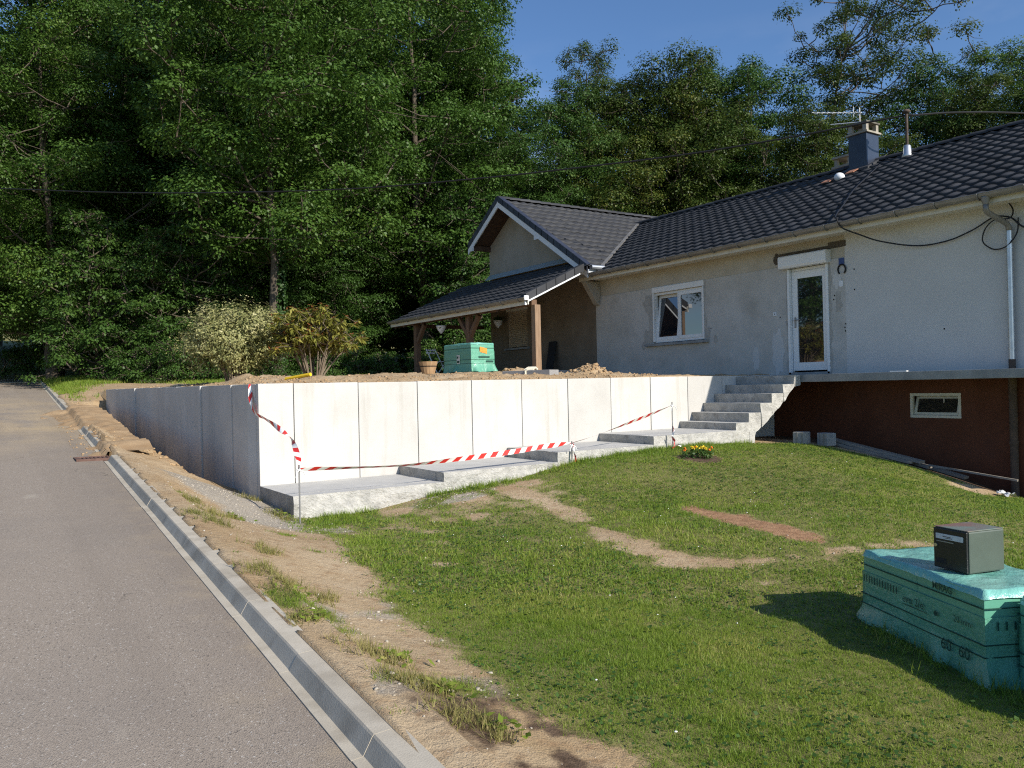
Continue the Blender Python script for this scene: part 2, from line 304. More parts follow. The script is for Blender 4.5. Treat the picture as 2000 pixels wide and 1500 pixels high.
def base(x,y):
    """ground height without the fine relief"""
    x,y=np.broadcast_arrays(np.asarray(x,float),np.asarray(y,float))
    xc_=np.clip(x,-2,19); yc_=np.clip(y,-6,50)
    out=rbf(xc_,yc_)
    road=roadz(np.clip(y,-40,70))-.004*0
    kx=kerbx(y)
    # terrace fill behind the walls
    d=np.minimum(np.maximum(x-XC-.1,0)+.0,np.maximum(y-YC-.1,0))
    t=1.70+(.09*smooth(.12,1.0,d)+.11*smooth(1.2,4.5,d))*(1-smooth(10.5,12.2,x)*(1-smooth(16.0,17.2,y)))+.55*smooth(24,46,y)+.02*smooth(9,11,x)
    t=t+.0
    wt=np.where(y<26.95,(x>XC+.06)&(y>YC+.06),0.).astype(float)
    wt2=smooth(2.2,5.0,x)*(y>=26.95)*smooth(26.9,27.4,y)+((y>=26.95)&(x>XC+.06))*(1-smooth(26.9,30,y))
    wt=np.where(y<26.95,wt,np.clip(wt2,0,1))
    z=out*(1-wt)+t*wt
    far=smooth(46,60,y)
    z=z*(1-far)+far*(2.7+.02*np.maximum(y-50,0)+.0*x)
    z=np.where(x<kx+.05,road-.0,z)
    # left verge beyond the road
    lx=kx-6.0
    z=np.where(x<lx,road+.05+np.minimum(.06*(lx-x),1.2),z)
    dist=np.hypot(x-8,y-10)
    return z
# ------------------------------------------------------------------ the ground as one sheet
def heap(x,y,cx,cy,r,h,seed):
    d=np.hypot(x-cx,y-cy)/r
    return h*np.clip(1-d*d,0,1)*(1+.9*fbm(x,y,.35,seed,3))
def rough_soil(x,y):
    """how much the ground is loose dug soil (0..1)"""
    ter=((x>XC+.06)&(y>YC+.06)&(y<30)).astype(float)*(1-smooth(24,30,y))*(1-smooth(12.6,13.4,x)*0)
    bank=smooth(2.1,2.7,x)*(x<=XC+.06)*smooth(12.5,14,y)*(1-smooth(27,29,y))
    spill=smooth(1.25,1.7,x)*(1-smooth(2.6,3.2,x))*smooth(13,15,y)*(1-smooth(22,25,y))*.6
    return np.clip(np.maximum(np.maximum(ter,bank),spill),0,1)
def ground(x,y):
    x,y=np.broadcast_arrays(np.asarray(x,float),np.asarray(y,float)); z=base(x,y); s=rough_soil(x,y); kx=kerbx(y)
    lim=np.clip(np.minimum(np.abs(x-XC)*3,np.abs(y-YC)*3),0,1)
    z=z+s*lim*(.065*fbm(x,y,.6,3,5)+.06*np.abs(fbm(x,y,.18,9,3)))*(1+1.2*(x<XC))
    z=z+(1-s)*.018*fbm(x,y,.9,5,3)*smooth(kx+.2,kx+.5,x)*(y<60)
    # the trench dug along the left wall
    z=z-(.0+.40*smooth(2.42,2.72,x+.45*vnoise(x,y,.9,14)+.22*vnoise(x,y,.28,15))*smooth(12.8,14.5,y)*(1-smooth(25.5,27.2,y))*(x<=XC+.06))*1.0
    z=z+heap(x,y,10.75,13.2,.45,.16,31)+heap(x,y,10.4,15.3,.4,.06,33)+heap(x,y,4.6,15.6,.8,.10,34)
    z=np.where((x>kx+.1)&(x<kx+.42)&(y<46),np.where(y<13.15,np.clip(z,roadz(y)+.078,roadz(y)+.10),z),z)
    z=np.where((x<kx+np.where(y<13.15,.18,.16))&(x>kx-6.0)&(y<46),roadz(y)-.10,z)
    # hillside far behind
    z=z+.085*np.clip(y-56,0,200)*(1-.0*x)
    return z
def seg_dist(x,y,P):
    d=np.full(np.shape(x),1e9)
    for (ax,ay),(bx,by) in zip(P[:-1],P[1:]):
        vx,vy=bx-ax,by-ay; t=np.clip(((x-ax)*vx+(y-ay)*vy)/(vx*vx+vy*vy),0,1)
        d=np.minimum(d,np.hypot(x-ax-t*vx,y-ay-t*vy))
    return d
PATH=[(6.25,9.6),(6.15,8.6),(5.85,7.6),(5.55,6.6),(5.36,5.8),(5.42,5.25),(5.75,5.02),(6.15,4.90)]
PATH2=[(6.15,4.9),(6.6,4.78),(7.3,4.76),(7.9,4.55)]
REDP=[(7.27,7.0),(7.2,6.6),(7.18,6.0),(7.08,5.4)]
EDGE_Y=[-6,1.5,2.6,3.0,3.3,3.7,4.1,4.6,5.2,6.3,7.3,9.3,10.2]; EDGE_X=[3.1,2.6,2.36,2.30,2.2,2.27,2.30,2.34,2.45,2.68,2.80,3.16,3.3]
SPOTS=[(5.52,4.5,.14),(4.82,4.81,.09),(3.45,6.5,.17),(4.77,6.95,.13),(5.0,8.37,.22),(4.57,9.6,.28),(4.2,8.0,.14),(3.9,7.3,.1),(5.5,9.3,.35),(6.6,9.6,.3)]
BED=(9.55,9.05)
def masks(x,y):
    """grass, gravel, reddish soil, dark soil (0..1) at ground points"""
    x,y=np.broadcast_arrays(np.asarray(x,float),np.asarray(y,float))
    n=fbm(x,y,.5,21,4); n2=fbm(x,y,.16,27,3)
    ex=np.interp(y,EDGE_Y,EDGE_X)
    g=smooth(-.18,.24,x-ex+.20*n+.22*n2)*(y<10.12)
    dh=np.maximum(13.55-x,0)                       # bare strip under the slab
    g=g*np.where(y>6.3,smooth(-.05,.15,13.35-.35*smooth(9.0,10.1,y)-x+.2*n),1)
    g=g*(1-smooth(5.9,6.3,y)*(1-smooth(6.6,7.0,y))*smooth(12.2,12.7,x))
    w=np.interp(y,[4.7,5.2,6.2,8.5,9.7],[.09,.15,.15,.11,.17])
    d=seg_dist(x,y,PATH); path=.96*(1-smooth(-.12,.15,d-w+.17*n+.20*n2))
    d2=seg_dist(x,y,PATH2); path=np.maximum(path,.7*(1-smooth(-.10,.14,d2-.11+.2*n+.2*n2)))
    dr=seg_dist(x,y,REDP); red=1-smooth(-.08,.10,dr-np.interp(y,[5.2,5.6,6.5,7.3],[.30,.26,.17,.06])+.14*n+.14*n2)
    g=g*(1-.55*smooth(.05,.4,n+.6*n2+.12)*smooth(6.8,8.5,y)*(1-smooth(6.6,7.6,x)))
    g=g*(1-path)*(1-red)
    for a,b,r in SPOTS: g=g*(1-.8*(1-smooth(-.10,.12,np.hypot(x-a,(y-b)*.8)-r*.8+.22*n+.12*n2)))
    db=np.hypot((x-BED[0]),(y-BED[1])*.75); bed=1-smooth(-.03,.05,db-.30+.12*n); g=g*(1-bed)
    # verge: sparse tufts
    tv=smooth(.30,.6,n+.25*n2+.35*fbm(x,y,1.3,40,3)-.05)*(x>kerbx(y)+.24)*(x<ex+.1)*(y<12.5)*smooth(2.0,3.2,y)
    tv=np.maximum(tv,.6*smooth(.15,.5,n+.25*n2+.05)*(x>kerbx(y)+.24)*(x<ex)*(1-smooth(2.4,3.4,y)))
    # grass round the far end and at the wood's edge
    far=np.clip(smooth(27,31,y+2*n)*smooth(kerbx(y)+.25,kerbx(y)+.5,x)*(1-smooth(2.6,3.4,x+.8*n)*(1-smooth(33,36,y+2*n))),0,1)
    far=np.maximum(far,smooth(23,25.5,y+1.5*n+.0*x)*smooth(4.5,8,x)*0+smooth(33,36,y+2*n)*(x>kerbx(y)))
    far=np.maximum(far,smooth(24,27,y+.35*(x-6)+1.5*n)*smooth(5.5,8,x))
    left=np.maximum((x<kerbx(y)-6.05)*.9,(y>51.5)*1.)
    g=np.clip(np.maximum.reduce([g,tv*.9,far,left]),0,1)
    gr=np.maximum(smooth(8.0,9.3,y+.6*n)*(y<12.4)*smooth(1.9,2.5,x+.4*n)*(x<XC+.3)*.9, (1-smooth(.25,.5,np.hypot((x-5.4)*.55,y-9.75)+.25*n)))
    gr=np.maximum(gr,.6*smooth(.15,.5,n+.05)*(x<ex+.25)*(x>ex-.75)*(y<6.2)*(y>1))
    gr=np.maximum(gr,(y>46)*(x<4)*(y<52)*.9)
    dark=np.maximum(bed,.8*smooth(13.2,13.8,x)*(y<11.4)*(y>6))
    dark=np.maximum(dark,.85*smooth(.0,.3,n+.2+.4*n2)*smooth(-1.0,-.4,x-ex)*(1-smooth(.2,.5,x-ex))*(1-smooth(2.9,4.2,y)))
    dark=np.maximum(dark,.9*smooth(38,44,y)*(x>6)); dark=np.maximum(dark,.55*(1-smooth(.05,.14,np.abs(dr-.24)))*smooth(6.6,6.9,y+.5*(x-7))*0)
    return g,gr,red,dark
gx=np.unique(np.r_[-160,-90,-50,-30,-18,-12,-9,np.arange(-6,1.0,.5),np.arange(1.0,15.0,.07),1.10+.14,1.10+.215,XC-.01,XC+.03,XC+.095,np.arange(15,22,.5),np.arange(22,60,3),75,100,160].round(4))
gy=np.unique(np.r_[-120,-60,-30,-15,np.arange(-8,1.5,.6),np.arange(1.5,17.6,.07),YC-.01,YC+.03,YC+.095,np.arange(17.6,32,.16),np.arange(32,60,1.2),np.arange(62,120,5),150,200,260].round(4))
GX,GY=np.meshgrid(gx,gy); GX=GX+.035*np.clip(GY,-8,13.2)*(1-smooth(2.2,3.2,GX)); GZ=ground(GX,GY); nxg,nyg=len(gx),len(gy)
ii=np.arange(nxg*nyg).reshape(nyg,nxg)
F=np.stack([ii[:-1,:-1],ii[:-1,1:],ii[1:,1:],ii[1:,:-1]],-1).reshape(-1,4)
gm=bpy.data.materials.new('ground_soil_and_turf'); gm.use_nodes=True
def ground_material(m):
    t=m.node_tree; N=t.nodes; L=t.links; b=N['Principled BSDF']; b.inputs['Roughness'].default_value=.95; b.inputs['Specular IOR Level'].default_value=.15
    at=N.new('ShaderNodeAttribute'); at.attribute_name='mask'; sp=N.new('ShaderNodeSeparateColor'); L.new(at.outputs['Color'],sp.inputs[0])
    g=N.new('ShaderNodeNewGeometry')
    def noise(s,d=6,r=.6):
        n=N.new('ShaderNodeTexNoise'); n.inputs['Scale'].default_value=s; n.inputs['Detail'].default_value=d; n.inputs['Roughness'].default_value=r; L.new(g.outputs['Position'],n.inputs['Vector']); return n.outputs[0]
    def mr(s,a,z):
        r=N.new('ShaderNodeMapRange'); r.inputs[1].default_value=a; r.inputs[2].default_value=z; L.new(s,r.inputs[0]); return r.outputs[0]
    def mix(f,a,bb):
        x=N.new('ShaderNodeMix'); x.data_type='RGBA'; L.new(f,x.inputs[0])
        for s,i in ((a,6),(bb,7)):
            if hasattr(s,'links'): L.new(s,x.inputs[i])
            else: x.inputs[i].default_value=(*s,1)
        return x.outputs[2]
    def math_(op,a,bb):
        x=N.new('ShaderNodeMath'); x.operation=op
        for s,i in ((a,0),(bb,1)):
            if hasattr(s,'links'): L.new(s,x.inputs[i])
            else: x.inputs[i].default_value=s
        return x.outputs[0]
    soil=mix(mr(noise(1.1,7),.38,.62),(.42,.295,.165),(.52,.395,.25))
    soil=mix(mr(noise(9,6),.5,.75),soil,(.33,.21,.115))
    soil=mix(mr(noise(45,4),.62,.75),soil,(.54,.46,.36))
    grav=mix(mr(noise(60,3,.7),.4,.6),(.30,.255,.195),(.50,.445,.365))
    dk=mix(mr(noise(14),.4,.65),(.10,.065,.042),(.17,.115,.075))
    rd=mix(mr(noise(10),.38,.62),(.30,.165,.09),(.42,.25,.14))
    tf=mix(mr(noise(7,7),.35,.6),(.14,.14,.045),(.25,.225,.085))
    def thr(s,nz,k=.35):
        return mr(math_('ADD',s,math_('MULTIPLY',math_('SUBTRACT',nz,.5),k*2)),.3,.7)
    nn=noise(16,5,.65)
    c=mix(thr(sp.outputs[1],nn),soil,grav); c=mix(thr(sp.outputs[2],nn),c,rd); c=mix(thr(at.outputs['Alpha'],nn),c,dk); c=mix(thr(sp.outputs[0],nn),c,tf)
    L.new(c,b.inputs['Base Color'])
    bp=N.new('ShaderNodeBump'); bp.inputs['Strength'].default_value=.8; bp.inputs['Distance'].default_value=.03; L.new(math_('ADD',noise(22,8,.7),math_('MULTIPLY',noise(110,3),.35)),bp.inputs['Height']); L.new(bp.outputs[0],b.inputs['Normal'])
ground_material(gm)
gme=npmesh('ground',np.stack([GX,GY,GZ],-1).reshape(-1,3),F,[gm],smooth=True)
mk=masks(GX,GY); ca=gme.attributes.new('mask','FLOAT_COLOR','POINT'); ca.data.foreach_set('color',np.stack([m.ravel() for m in mk],-1).astype(np.float32).ravel())
gobj=tag(link('ground',gme),kind='structure')
# ------------------------------------------------------------------ road, kerb, grate
am=bpy.data.materials.new('worn_asphalt'); am.use_nodes=True
def asphalt(m):
    t=m.node_tree; N=t.nodes; L=t.links; b=N['Principled BSDF']; b.inputs['Roughness'].default_value=.8; b.inputs['Specular IOR Level'].default_value=.25
    g=N.new('ShaderNodeNewGeometry')
    def noise(s,d=5,st=(1,1,1),r=.6):
        mp=N.new('ShaderNodeMapping'); mp.inputs['Scale'].default_value=st; L.new(g.outputs['Position'],mp.inputs[0])
        n=N.new('ShaderNodeTexNoise'); n.inputs['Scale'].default_value=s; n.inputs['Detail'].default_value=d; n.inputs['Roughness'].default_value=r; L.new(mp.outputs[0],n.inputs['Vector']); return n.outputs[0]
    def mr(s,a,z,o=1):
        r=N.new('ShaderNodeMapRange'); r.inputs[1].default_value=a; r.inputs[2].default_value=z; r.inputs[4].default_value=o; L.new(s,r.inputs[0]); return r.outputs[0]
    def mix(f,a,bb):
        x=N.new('ShaderNodeMix'); x.data_type='RGBA'; L.new(f,x.inputs[0])
        for s,i in ((a,6),(bb,7)):
            if hasattr(s,'links'): L.new(s,x.inputs[i])
            else: x.inputs[i].default_value=(*s,1)
        return x.outputs[2]
    vo=N.new('ShaderNodeTexVoronoi'); vo.inputs['Scale'].default_value=150; L.new(g.outputs['Position'],vo.inputs['Vector'])
    sc=N.new('ShaderNodeSeparateColor'); L.new(vo.outputs['Color'],sc.inputs[0])
    c=mix(sc.outputs[0],(.265,.220,.175),(.365,.308,.25))
    c=mix(mr(sc.outputs[1],.965,.985),c,(.60,.56,.50)); c=mix(mr(sc.outputs[2],.95,.97),c,(.10,.09,.08))
    c=mix(mr(noise(.8,6),.35,.7,.5),c,(.325,.272,.22))
    c=mix(mr(noise(.35,4),.5,.68,.45),c,(.235,.205,.178))
    # yellow earth dragged over the road by the site traffic
    sx=N.new('ShaderNodeSeparateXYZ'); L.new(g.outputs['Position'],sx.inputs[0])
    y1=mr(sx.outputs[1],13,19); y2=mr(sx.outputs[1],34,24)
    mm=N.new('ShaderNodeMath'); mm.operation='MULTIPLY'; L.new(y1,mm.inputs[0]); L.new(y2,mm.inputs[1])
    m2=N.new('ShaderNodeMath'); m2.operation='MULTIPLY'; L.new(mm.outputs[0],m2.inputs[0]); L.new(mr(noise(.9,7,(1,.5,1)),.36,.66,.9),m2.inputs[1])
    c=mix(m2.outputs[0],c,(.50,.385,.235))
    c=mix(mr(noise(2.4,6,(1,.35,1)),.66,.74,.55),c,(.42,.37,.30)); c=mix(mr(noise(.55,3,(2.2,.05,1)),.42,.66,.40),c,(.205,.168,.134)); c=mix(mr(noise(5,5,(1,1,1)),.70,.76,.6),c,(.17,.14,.115))
    def ma(op,a,bb):
        x=N.new('ShaderNodeMath'); x.operation=op
        for s,i in ((a,0),(bb,1)):
            if hasattr(s,'links'): L.new(s,x.inputs[i])
            else: x.inputs[i].default_value=s
        return x.outputs[0]
    ed=ma('SUBTRACT',ma('SUBTRACT',sx.outputs[0],ma('MULTIPLY',sx.outputs[1],.035)),1.10)
    c=mix(ma('MULTIPLY',mr(ed,-.45,.02),mr(noise(3.5,7),.48,.75,.6)),c,(.42,.335,.225))
    ck=N.new('ShaderNodeTexVoronoi'); ck.feature='DISTANCE_TO_EDGE'; ck.inputs['Scale'].default_value=.55
    nd=N.new('ShaderNodeTexNoise'); nd.inputs['Scale'].default_value=2.5; nd.inputs['Detail'].default_value=6; L.new(g.outputs['Position'],nd.inputs['Vector'])
    va=N.new('ShaderNodeVectorMath'); va.operation='MULTIPLY_ADD'; va.inputs[1].default_value=(.55,.55,.55); L.new(nd.outputs['Color'],va.inputs[0]); L.new(g.outputs['Position'],va.inputs[2]); L.new(va.outputs[0],ck.inputs['Vector'])
    c=mix(ma('MULTIPLY',mr(ck.outputs['Distance'],.0045,.0015),mr(noise(.45,3),.50,.60,.8)),c,(.10,.085,.07))
    L.new(c,b.inputs['Base Color'])
    bp=N.new('ShaderNodeBump'); bp.inputs['Strength'].default_value=.5; bp.inputs['Distance'].default_value=.006; L.new(vo.outputs['Distance'],bp.inputs['Height']); L.new(bp.outputs[0],b.inputs['Normal'])
asphalt(am)
ry=np.r_[-40,-20,-10,np.arange(-6,47,1.0)]; rx=np.linspace(0,1,8)
V=np.array([[kerbx(y)-6.0+6.0*u,y,roadz(y)+.03*math.sin(math.pi*u)] for y in ry for u in rx]); n=len(rx)
ii=np.arange(len(V)).reshape(len(ry),n); F=np.stack([ii[:-1,:-1],ii[:-1,1:],ii[1:,1:],ii[1:,:-1]],-1).reshape(-1,4)
tag(link('road',npmesh('road',V,F,[am],smooth=True)),kind='structure')
kerb=bpy.data.objects.new('kerb',None); COL.objects.link(kerb); ORG[kerb]=Vector((0,0,0)); tag(kerb,kind='structure')
def kerb_stone(y0,y1,far=False):
    b=MB(); g=.0015; y0+=g; y1-=g
    prof=[(0,-.15),(0,.006),(.050,.009),(.090,.076),(.098,.084),(.216,.089),(.224,.080),(.224,-.15)]
    V=[]; jx=random.uniform(-.003,.003)
    for y in (y0,y1): V+=[(kerbx(y)+px_+jx,y,roadz(y)+pz) for px_,pz in prof]
    k=len(prof); b.add(V,[tuple(range(k)),tuple(range(k,2*k))[::-1]]+[(i,k+i,k+(i+1)%k,(i+1)%k) for i in range(k)])
    return b.build('kerb_stone',MT['kerb'],kerb,(kerbx(y0),y0,roadz(y0)))
for i in range(-5,46):
    if i==13: continue
    kerb_stone(float(i),float(i+1))
b=MB()                                     # the cross kerb where the asphalt ends
for i in range(6): b.obox((kerbx(46)-6+i,46.0,roadz(46)-.1),(.99,0,0),(0,.2,0),(0,0,.14))
b.build('kerb_stone',MT['kerb'],kerb)
gr=thing('drain_grate','small rusty iron drain grate at the end of the road kerb','drain',(1.44,13.4,.67))
b=MB(); X0,Y0,Z0=1.22,13.12,roadz(13.4)+.012
b.box(X0,X0+.46,Y0,Y0+.05,Z0-.03,Z0+.01).box(X0,X0+.46,Y0+.43,Y0+.48,Z0-.03,Z0+.014).box(X0,X0+.04,Y0+.05,Y0+.43,Z0-.03,Z0+.012).box(X0+.42,X0+.46,Y0+.05,Y0+.43,Z0-.03,Z0+.012)
b.build('grate_frame',MT['iron'],gr)
b=MB()
for i in range(7): b.box(X0+.05+i*.053,X0+.085+i*.053,Y0+.052,Y0+.428,Z0-.02,Z0+.006)
b.build('grate_bars',MT['iron'],gr)
MB().box(X0+.03,X0+.44,Y0+.03,Y0+.45,Z0-.06,Z0-.035).build('drain_pit',MT['dark'],gr)
# earth spilled over the kerb, clods, pebbles
def lump_mesh(name,P,S,mat,seed=1,flat=.7,jit=.5):
    rng=np.random.default_rng(seed)
    t=(1+5**.5)/2; B=np.array([(-1,t,0),(1,t,0),(-1,-t,0),(1,-t,0),(0,-1,t),(0,1,t),(0,-1,-t),(0,1,-t),(t,0,-1),(t,0,1),(-t,0,-1),(-t,0,1)])/math.hypot(1,t)
    Fi=np.array([(0,11,5),(0,5,1),(0,1,7),(0,7,10),(0,10,11),(1,5,9),(5,11,4),(11,10,2),(10,7,6),(7,1,8),(3,9,4),(3,4,2),(3,2,6),(3,6,8),(3,8,9),(4,9,5),(2,4,11),(6,2,10),(8,6,7),(9,8,1)])
    n=len(P); a=rng.uniform(0,6.28,n); V=B[None]*(1+rng.uniform(-jit,jit,(n,12,1)))
    V=V*np.stack([rng.uniform(.7,1.3,n),rng.uniform(.7,1.3,n),rng.uniform(flat-.2,flat+.2,n)],-1)[:,None]
    c,s=np.cos(a)[:,None],np.sin(a)[:,None]; X=V[...,0]*c-V[...,1]*s; Y=V[...,0]*s+V[...,1]*c
    V=np.stack([X,Y,V[...,2]],-1)*S[:,None,None]+P[:,None]
    return npmesh(name,V.reshape(-1,3),(Fi[None]+np.arange(n)[:,None,None]*12).reshape(-1,3),[mat])
MT['clod']=M('dry_earth_clods',(.33,.215,.115),(.44,.31,.18),3,6,.97,.8,40,bdist=.02)
MT['pebble']=M('pale_pebbles',(.36,.31,.24),(.52,.47,.39),9,4,.9)
def scatter(n,x0,x1,y0,y1,seed,keep=None):
    rng=np.random.default_rng(seed); x=rng.uniform(x0,x1,n); y=rng.uniform(y0,y1,n)
    if keep is not None:
        k=rng.uniform(0,1,n)<keep(x,y); x,y=x[k],y[k]
    return x,y
P=[];S=[]
def put(x,y,lo,hi,seed,sink=.3,pw=2.2):
    rng=np.random.default_rng(seed); s=lo+(hi-lo)*rng.uniform(0,1,len(x))**pw; P.append(np.stack([x,y,ground(x,y)+s*(.6-sink)],-1)); S.append(s)
x,y=scatter(5600,XC+.12,11.5,YC+.12,15.5,2,lambda x,y:np.exp(-(np.minimum(x-XC,y-YC)-.2)*.6)); put(x,y,.005,.030,3,.45,3.5)
x,y=scatter(900,XC+.1,4.6,12,27,4); put(x,y,.005,.03,5,.45,3)
x,y=scatter(1500,2.35,3.3,13.2,27,6); put(x,y,.006,.05,7,.45,3)
x,y=scatter(900,1.35,2.6,13.4,25,8); put(x,y,.005,.025,9,.45,3)
x,y=scatter(420,10.0,11.5,12.5,13.9,10,lambda x,y:np.hypot(x-10.75,y-13.2)<.5); put(x,y,.012,.06,11,.45,2)
x,y=scatter(260,9.7,11.1,14.6,16.0,12,lambda x,y:np.hypot(x-10.4,y-15.3)<.4); put(x,y,.010,.05,13,.45,2)
tag(link('soil_clods',lump_mesh('soil_clods',np.concatenate(P),np.concatenate(S),MT['clod'],5)),kind='stuff')
P=[];S=[]
x,y=scatter(520,kerbx(18)-.55,kerbx(18)+.5,13.55,24.5,14); k=x>kerbx(y)-.15-.4*np.clip(fbm(x,y,1.2,50,3)+.2,0,1); x,y=x[k],y[k]
s=.004+.026*RNG.uniform(0,1,len(x))**3; P=np.stack([x,y,roadz(y)+np.where(x>kerbx(y)+.08,.11,.01)],-1)
lx=np.linspace(-.55,.75,27); ly=np.linspace(13.5,24.6,140); LX,LY=np.meshgrid(lx,ly); wx=kerbx(LY)+LX
th=.16*np.clip(fbm(wx,LY,1.1,51,4)*1.0+.52*smooth(-.5,.1,LX)-.12,-.3,1)*smooth(13.5,14.2,LY)*(1-smooth(23.4,24.6,LY))
bz=roadz(LY)+np.where(LX>.09,.10,0)-.02+.0*LX; V=np.stack([wx,LY,np.maximum(bz+th,roadz(LY)-.03)],-1).reshape(-1,3)
ii=np.arange(len(V)).reshape(LX.shape); Fs=np.stack([ii[:-1,:-1],ii[:-1,1:],ii[1:,1:],ii[1:,:-1]],-1).reshape(-1,4)
tag(link('spilled_soil',npmesh('spilled_soil',V,Fs,[MT['clod']],smooth=True)),kind='stuff')
tag(link('spilled_clods',lump_mesh('spilled_clods',P,s,MT['clod'],6)),kind='stuff')
PP=[];SS=[]
def peb(x,y,lo,hi,seed):
    rng=np.random.default_rng(seed); s=lo+(hi-lo)*rng.uniform(0,1,len(x))**3; PP.append(np.stack([x,y,ground(x,y)+s*.2],-1)); SS.append(s)
x,y=scatter(16000,1.3,7,1.2,12,15,lambda x,y:masks(x,y)[1]*.9+.06*(1-masks(x,y)[0])); peb(x,y,.003,.014,16)
tag(link('gravel',lump_mesh('gravel',np.concatenate(PP),np.concatenate(SS),MT['pebble'],7,.6)),kind='stuff')
# ------------------------------------------------------------------ retaining wall
wall=thing('retaining_wall','pale concrete retaining wall of upright panels holding the raised terrace','wall',(XC,YC,-.3))
ZT=1.712
def wall_panel(axis,a0,a1,zt0,zt1,off,tilt,lab=None):
    b=MB(); g=.006; t=.12
    zb=-.35
    if axis=='x':
        V=[(a0+g,YC+off,zb),(a1-g,YC+off+tilt,zb),(a1-g,YC+t,zb),(a0+g,YC+t,zb)]; V+=[(v[0],v[1],zt) for v,zt in zip(V,(zt0,zt1,zt1,zt0))]
    else:
        V=[(XC+off,a0+g,zb),(XC+t,a0+g,zb),(XC+t,a1-g,zb),(XC+off+tilt,a1-g,zb)]; V+=[(v[0],v[1],zt) for v,zt in zip(V,(zt0,zt0,zt1,zt1))]
    b.add(V,[(3,2,1,0),(4,5,6,7),(0,1,5,4),(1,2,6,5),(2,3,7,6),(3,0,4,7)])
    return b.build('wall_panel',MT['panel'],wall,((a0+a1)/2,YC,zb) if axis=='x' else (XC,(a0+a1)/2,zb),bevel=.007)
ed=[XC+.0]+[XC+.514+i for i in range(11)]+[14.49]
for i,(a,c) in enumerate(zip(ed[:-1],ed[1:])):
    dz=random.uniform(-.004,.004); wall_panel('x',a,c,ZT+dz,ZT+dz,random.uniform(-.004,.004),random.uniform(-.004,.004))
ed=[YC+.125]+[YC+.453+i for i in range(16)]
for i,(a,c) in enumerate(zip(ed[:-1],ed[1:])):
    dz=random.uniform(-.003,.003)+.0045*(a-YC); wall_panel('y',a,c,ZT+dz,ZT+dz,random.uniform(-.014,.006),random.uniform(-.035,.035))
b=MB(); b.box(XC+.03,14.48,YC+.03,YC+.10,-.3,ZT-.02).box(XC+.03,XC+.10,YC+.10,26.95,-.3,ZT-.02); b.build('joint_filler',MT['joint'],wall)
# ------------------------------------------------------------------ concrete staircase
YS=10.1; YW=YC-.012
stairs=thing('concrete_staircase','raw poured concrete staircase with four wide landings climbing beside the panel wall','stairs',(7.5,10.8,-.05))
def rough_part(name,pts,y0,y1,mats,amp=.012,cut=.16,top=None,seed=1):
    """polygon in x,z extruded along y, cut up and roughened on the sides away from the trowelled top"""
    bm=bmesh.new(); n=len(pts); A=[bm.verts.new((p[0],y0,p[1])) for p in pts]; Bv=[bm.verts.new((p[0],y1,p[1])) for p in pts]
    bm.faces.new(A[::-1]); bm.faces.new(Bv)
    for i in range(n): bm.faces.new((A[i],A[(i+1)%n],Bv[(i+1)%n],Bv[i]))
    bmesh.ops.recalc_face_normals(bm,faces=bm.faces); bmesh.ops.triangulate(bm,faces=[f for f in bm.faces if len(f.verts)>4])
    for _ in range(4):
        e=[e for e in bm.edges if e.calc_length()>cut]
        if not e: break
        bmesh.ops.subdivide_edges(bm,edges=e,cuts=1,use_grid_fill=True)
    bmesh.ops.triangulate(bm,faces=bm.faces); bmesh.ops.recalc_face_normals(bm,faces=bm.faces)
    tops=[f for f in bm.faces if f.normal.z>.9]
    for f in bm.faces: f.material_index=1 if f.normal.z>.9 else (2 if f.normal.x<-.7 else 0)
    edge=set(v for f in tops for v in f.verts)
    for v in bm.verts:
        x,y,z=v.co; k=amp*(.35 if v in edge else 1)
        nz_=lambda s: float(fbm(np.array(x*1.0+z*.7),np.array(y+z*1.3),.22,seed+s,3))
        if abs(y-y0)<.02: v.co.y-=k*2.0*nz_(0)
        if v not in edge: v.co.x+=k*nz_(3); v.co.z+=k*nz_(5)
        else: v.co.z+=.0035*nz_(7); 
    me=bpy.data.meshes.new(name); w=Vector((pts[0][0],y0,pts[0][1])); bmesh.ops.translate(bm,verts=bm.verts,vec=-w); bm.to_mesh(me); bm.free()
    for m in mats: me.materials.append(m)
    return link(name,me,stairs,w)
MT['riser']=M('darker_riser_concrete',(.30,.29,.265),(.44,.425,.39),5,8,.95,.8,36,c3=(.20,.185,.165),scale3=6,stretch3=(1,1,.6),lo3=.56,hi3=.72,bdist=.02)  # darker and blotchier than the rough sides, for the riser faces
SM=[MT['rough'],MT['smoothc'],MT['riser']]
LX=[3.354,5.52,7.54,9.56,11.64]; LZ=[.27,.405,.56,.70]; LB=[-.12,.13,.24,.38]
for i in range(4):
    x0,x1,z=LX[i],LX[i+1],LZ[i]
    x0_=x0+(.0 if i else -.0)
    L_=rough_part('landing',[(x0_,LB[i]),(x1-.002,LB[i]+(.0 if i else .04)),(x1-.002,z),(x0_,z)],YS+.24,YW,SM,seed=i*11+1)
    E_=rough_part('landing_edge',[(x0_,LB[i]),(x1-.002,LB[i]+(.0 if i else .04)),(x1-.002,z-.002),(x0_,z-.002)],YS,YS+.234,SM,.02,.11,seed=i*11+2)
SX=[11.64,11.98,12.31,12.645,12.975,13.30,13.49]; SZ=[.83,1.0,1.175,1.35,1.52,1.69]
def under(x): return .28 if x<12.08 else (.62+(x-12.1)*.50+.17*(x-12.1)**2 if x<13.35 else 1.5)
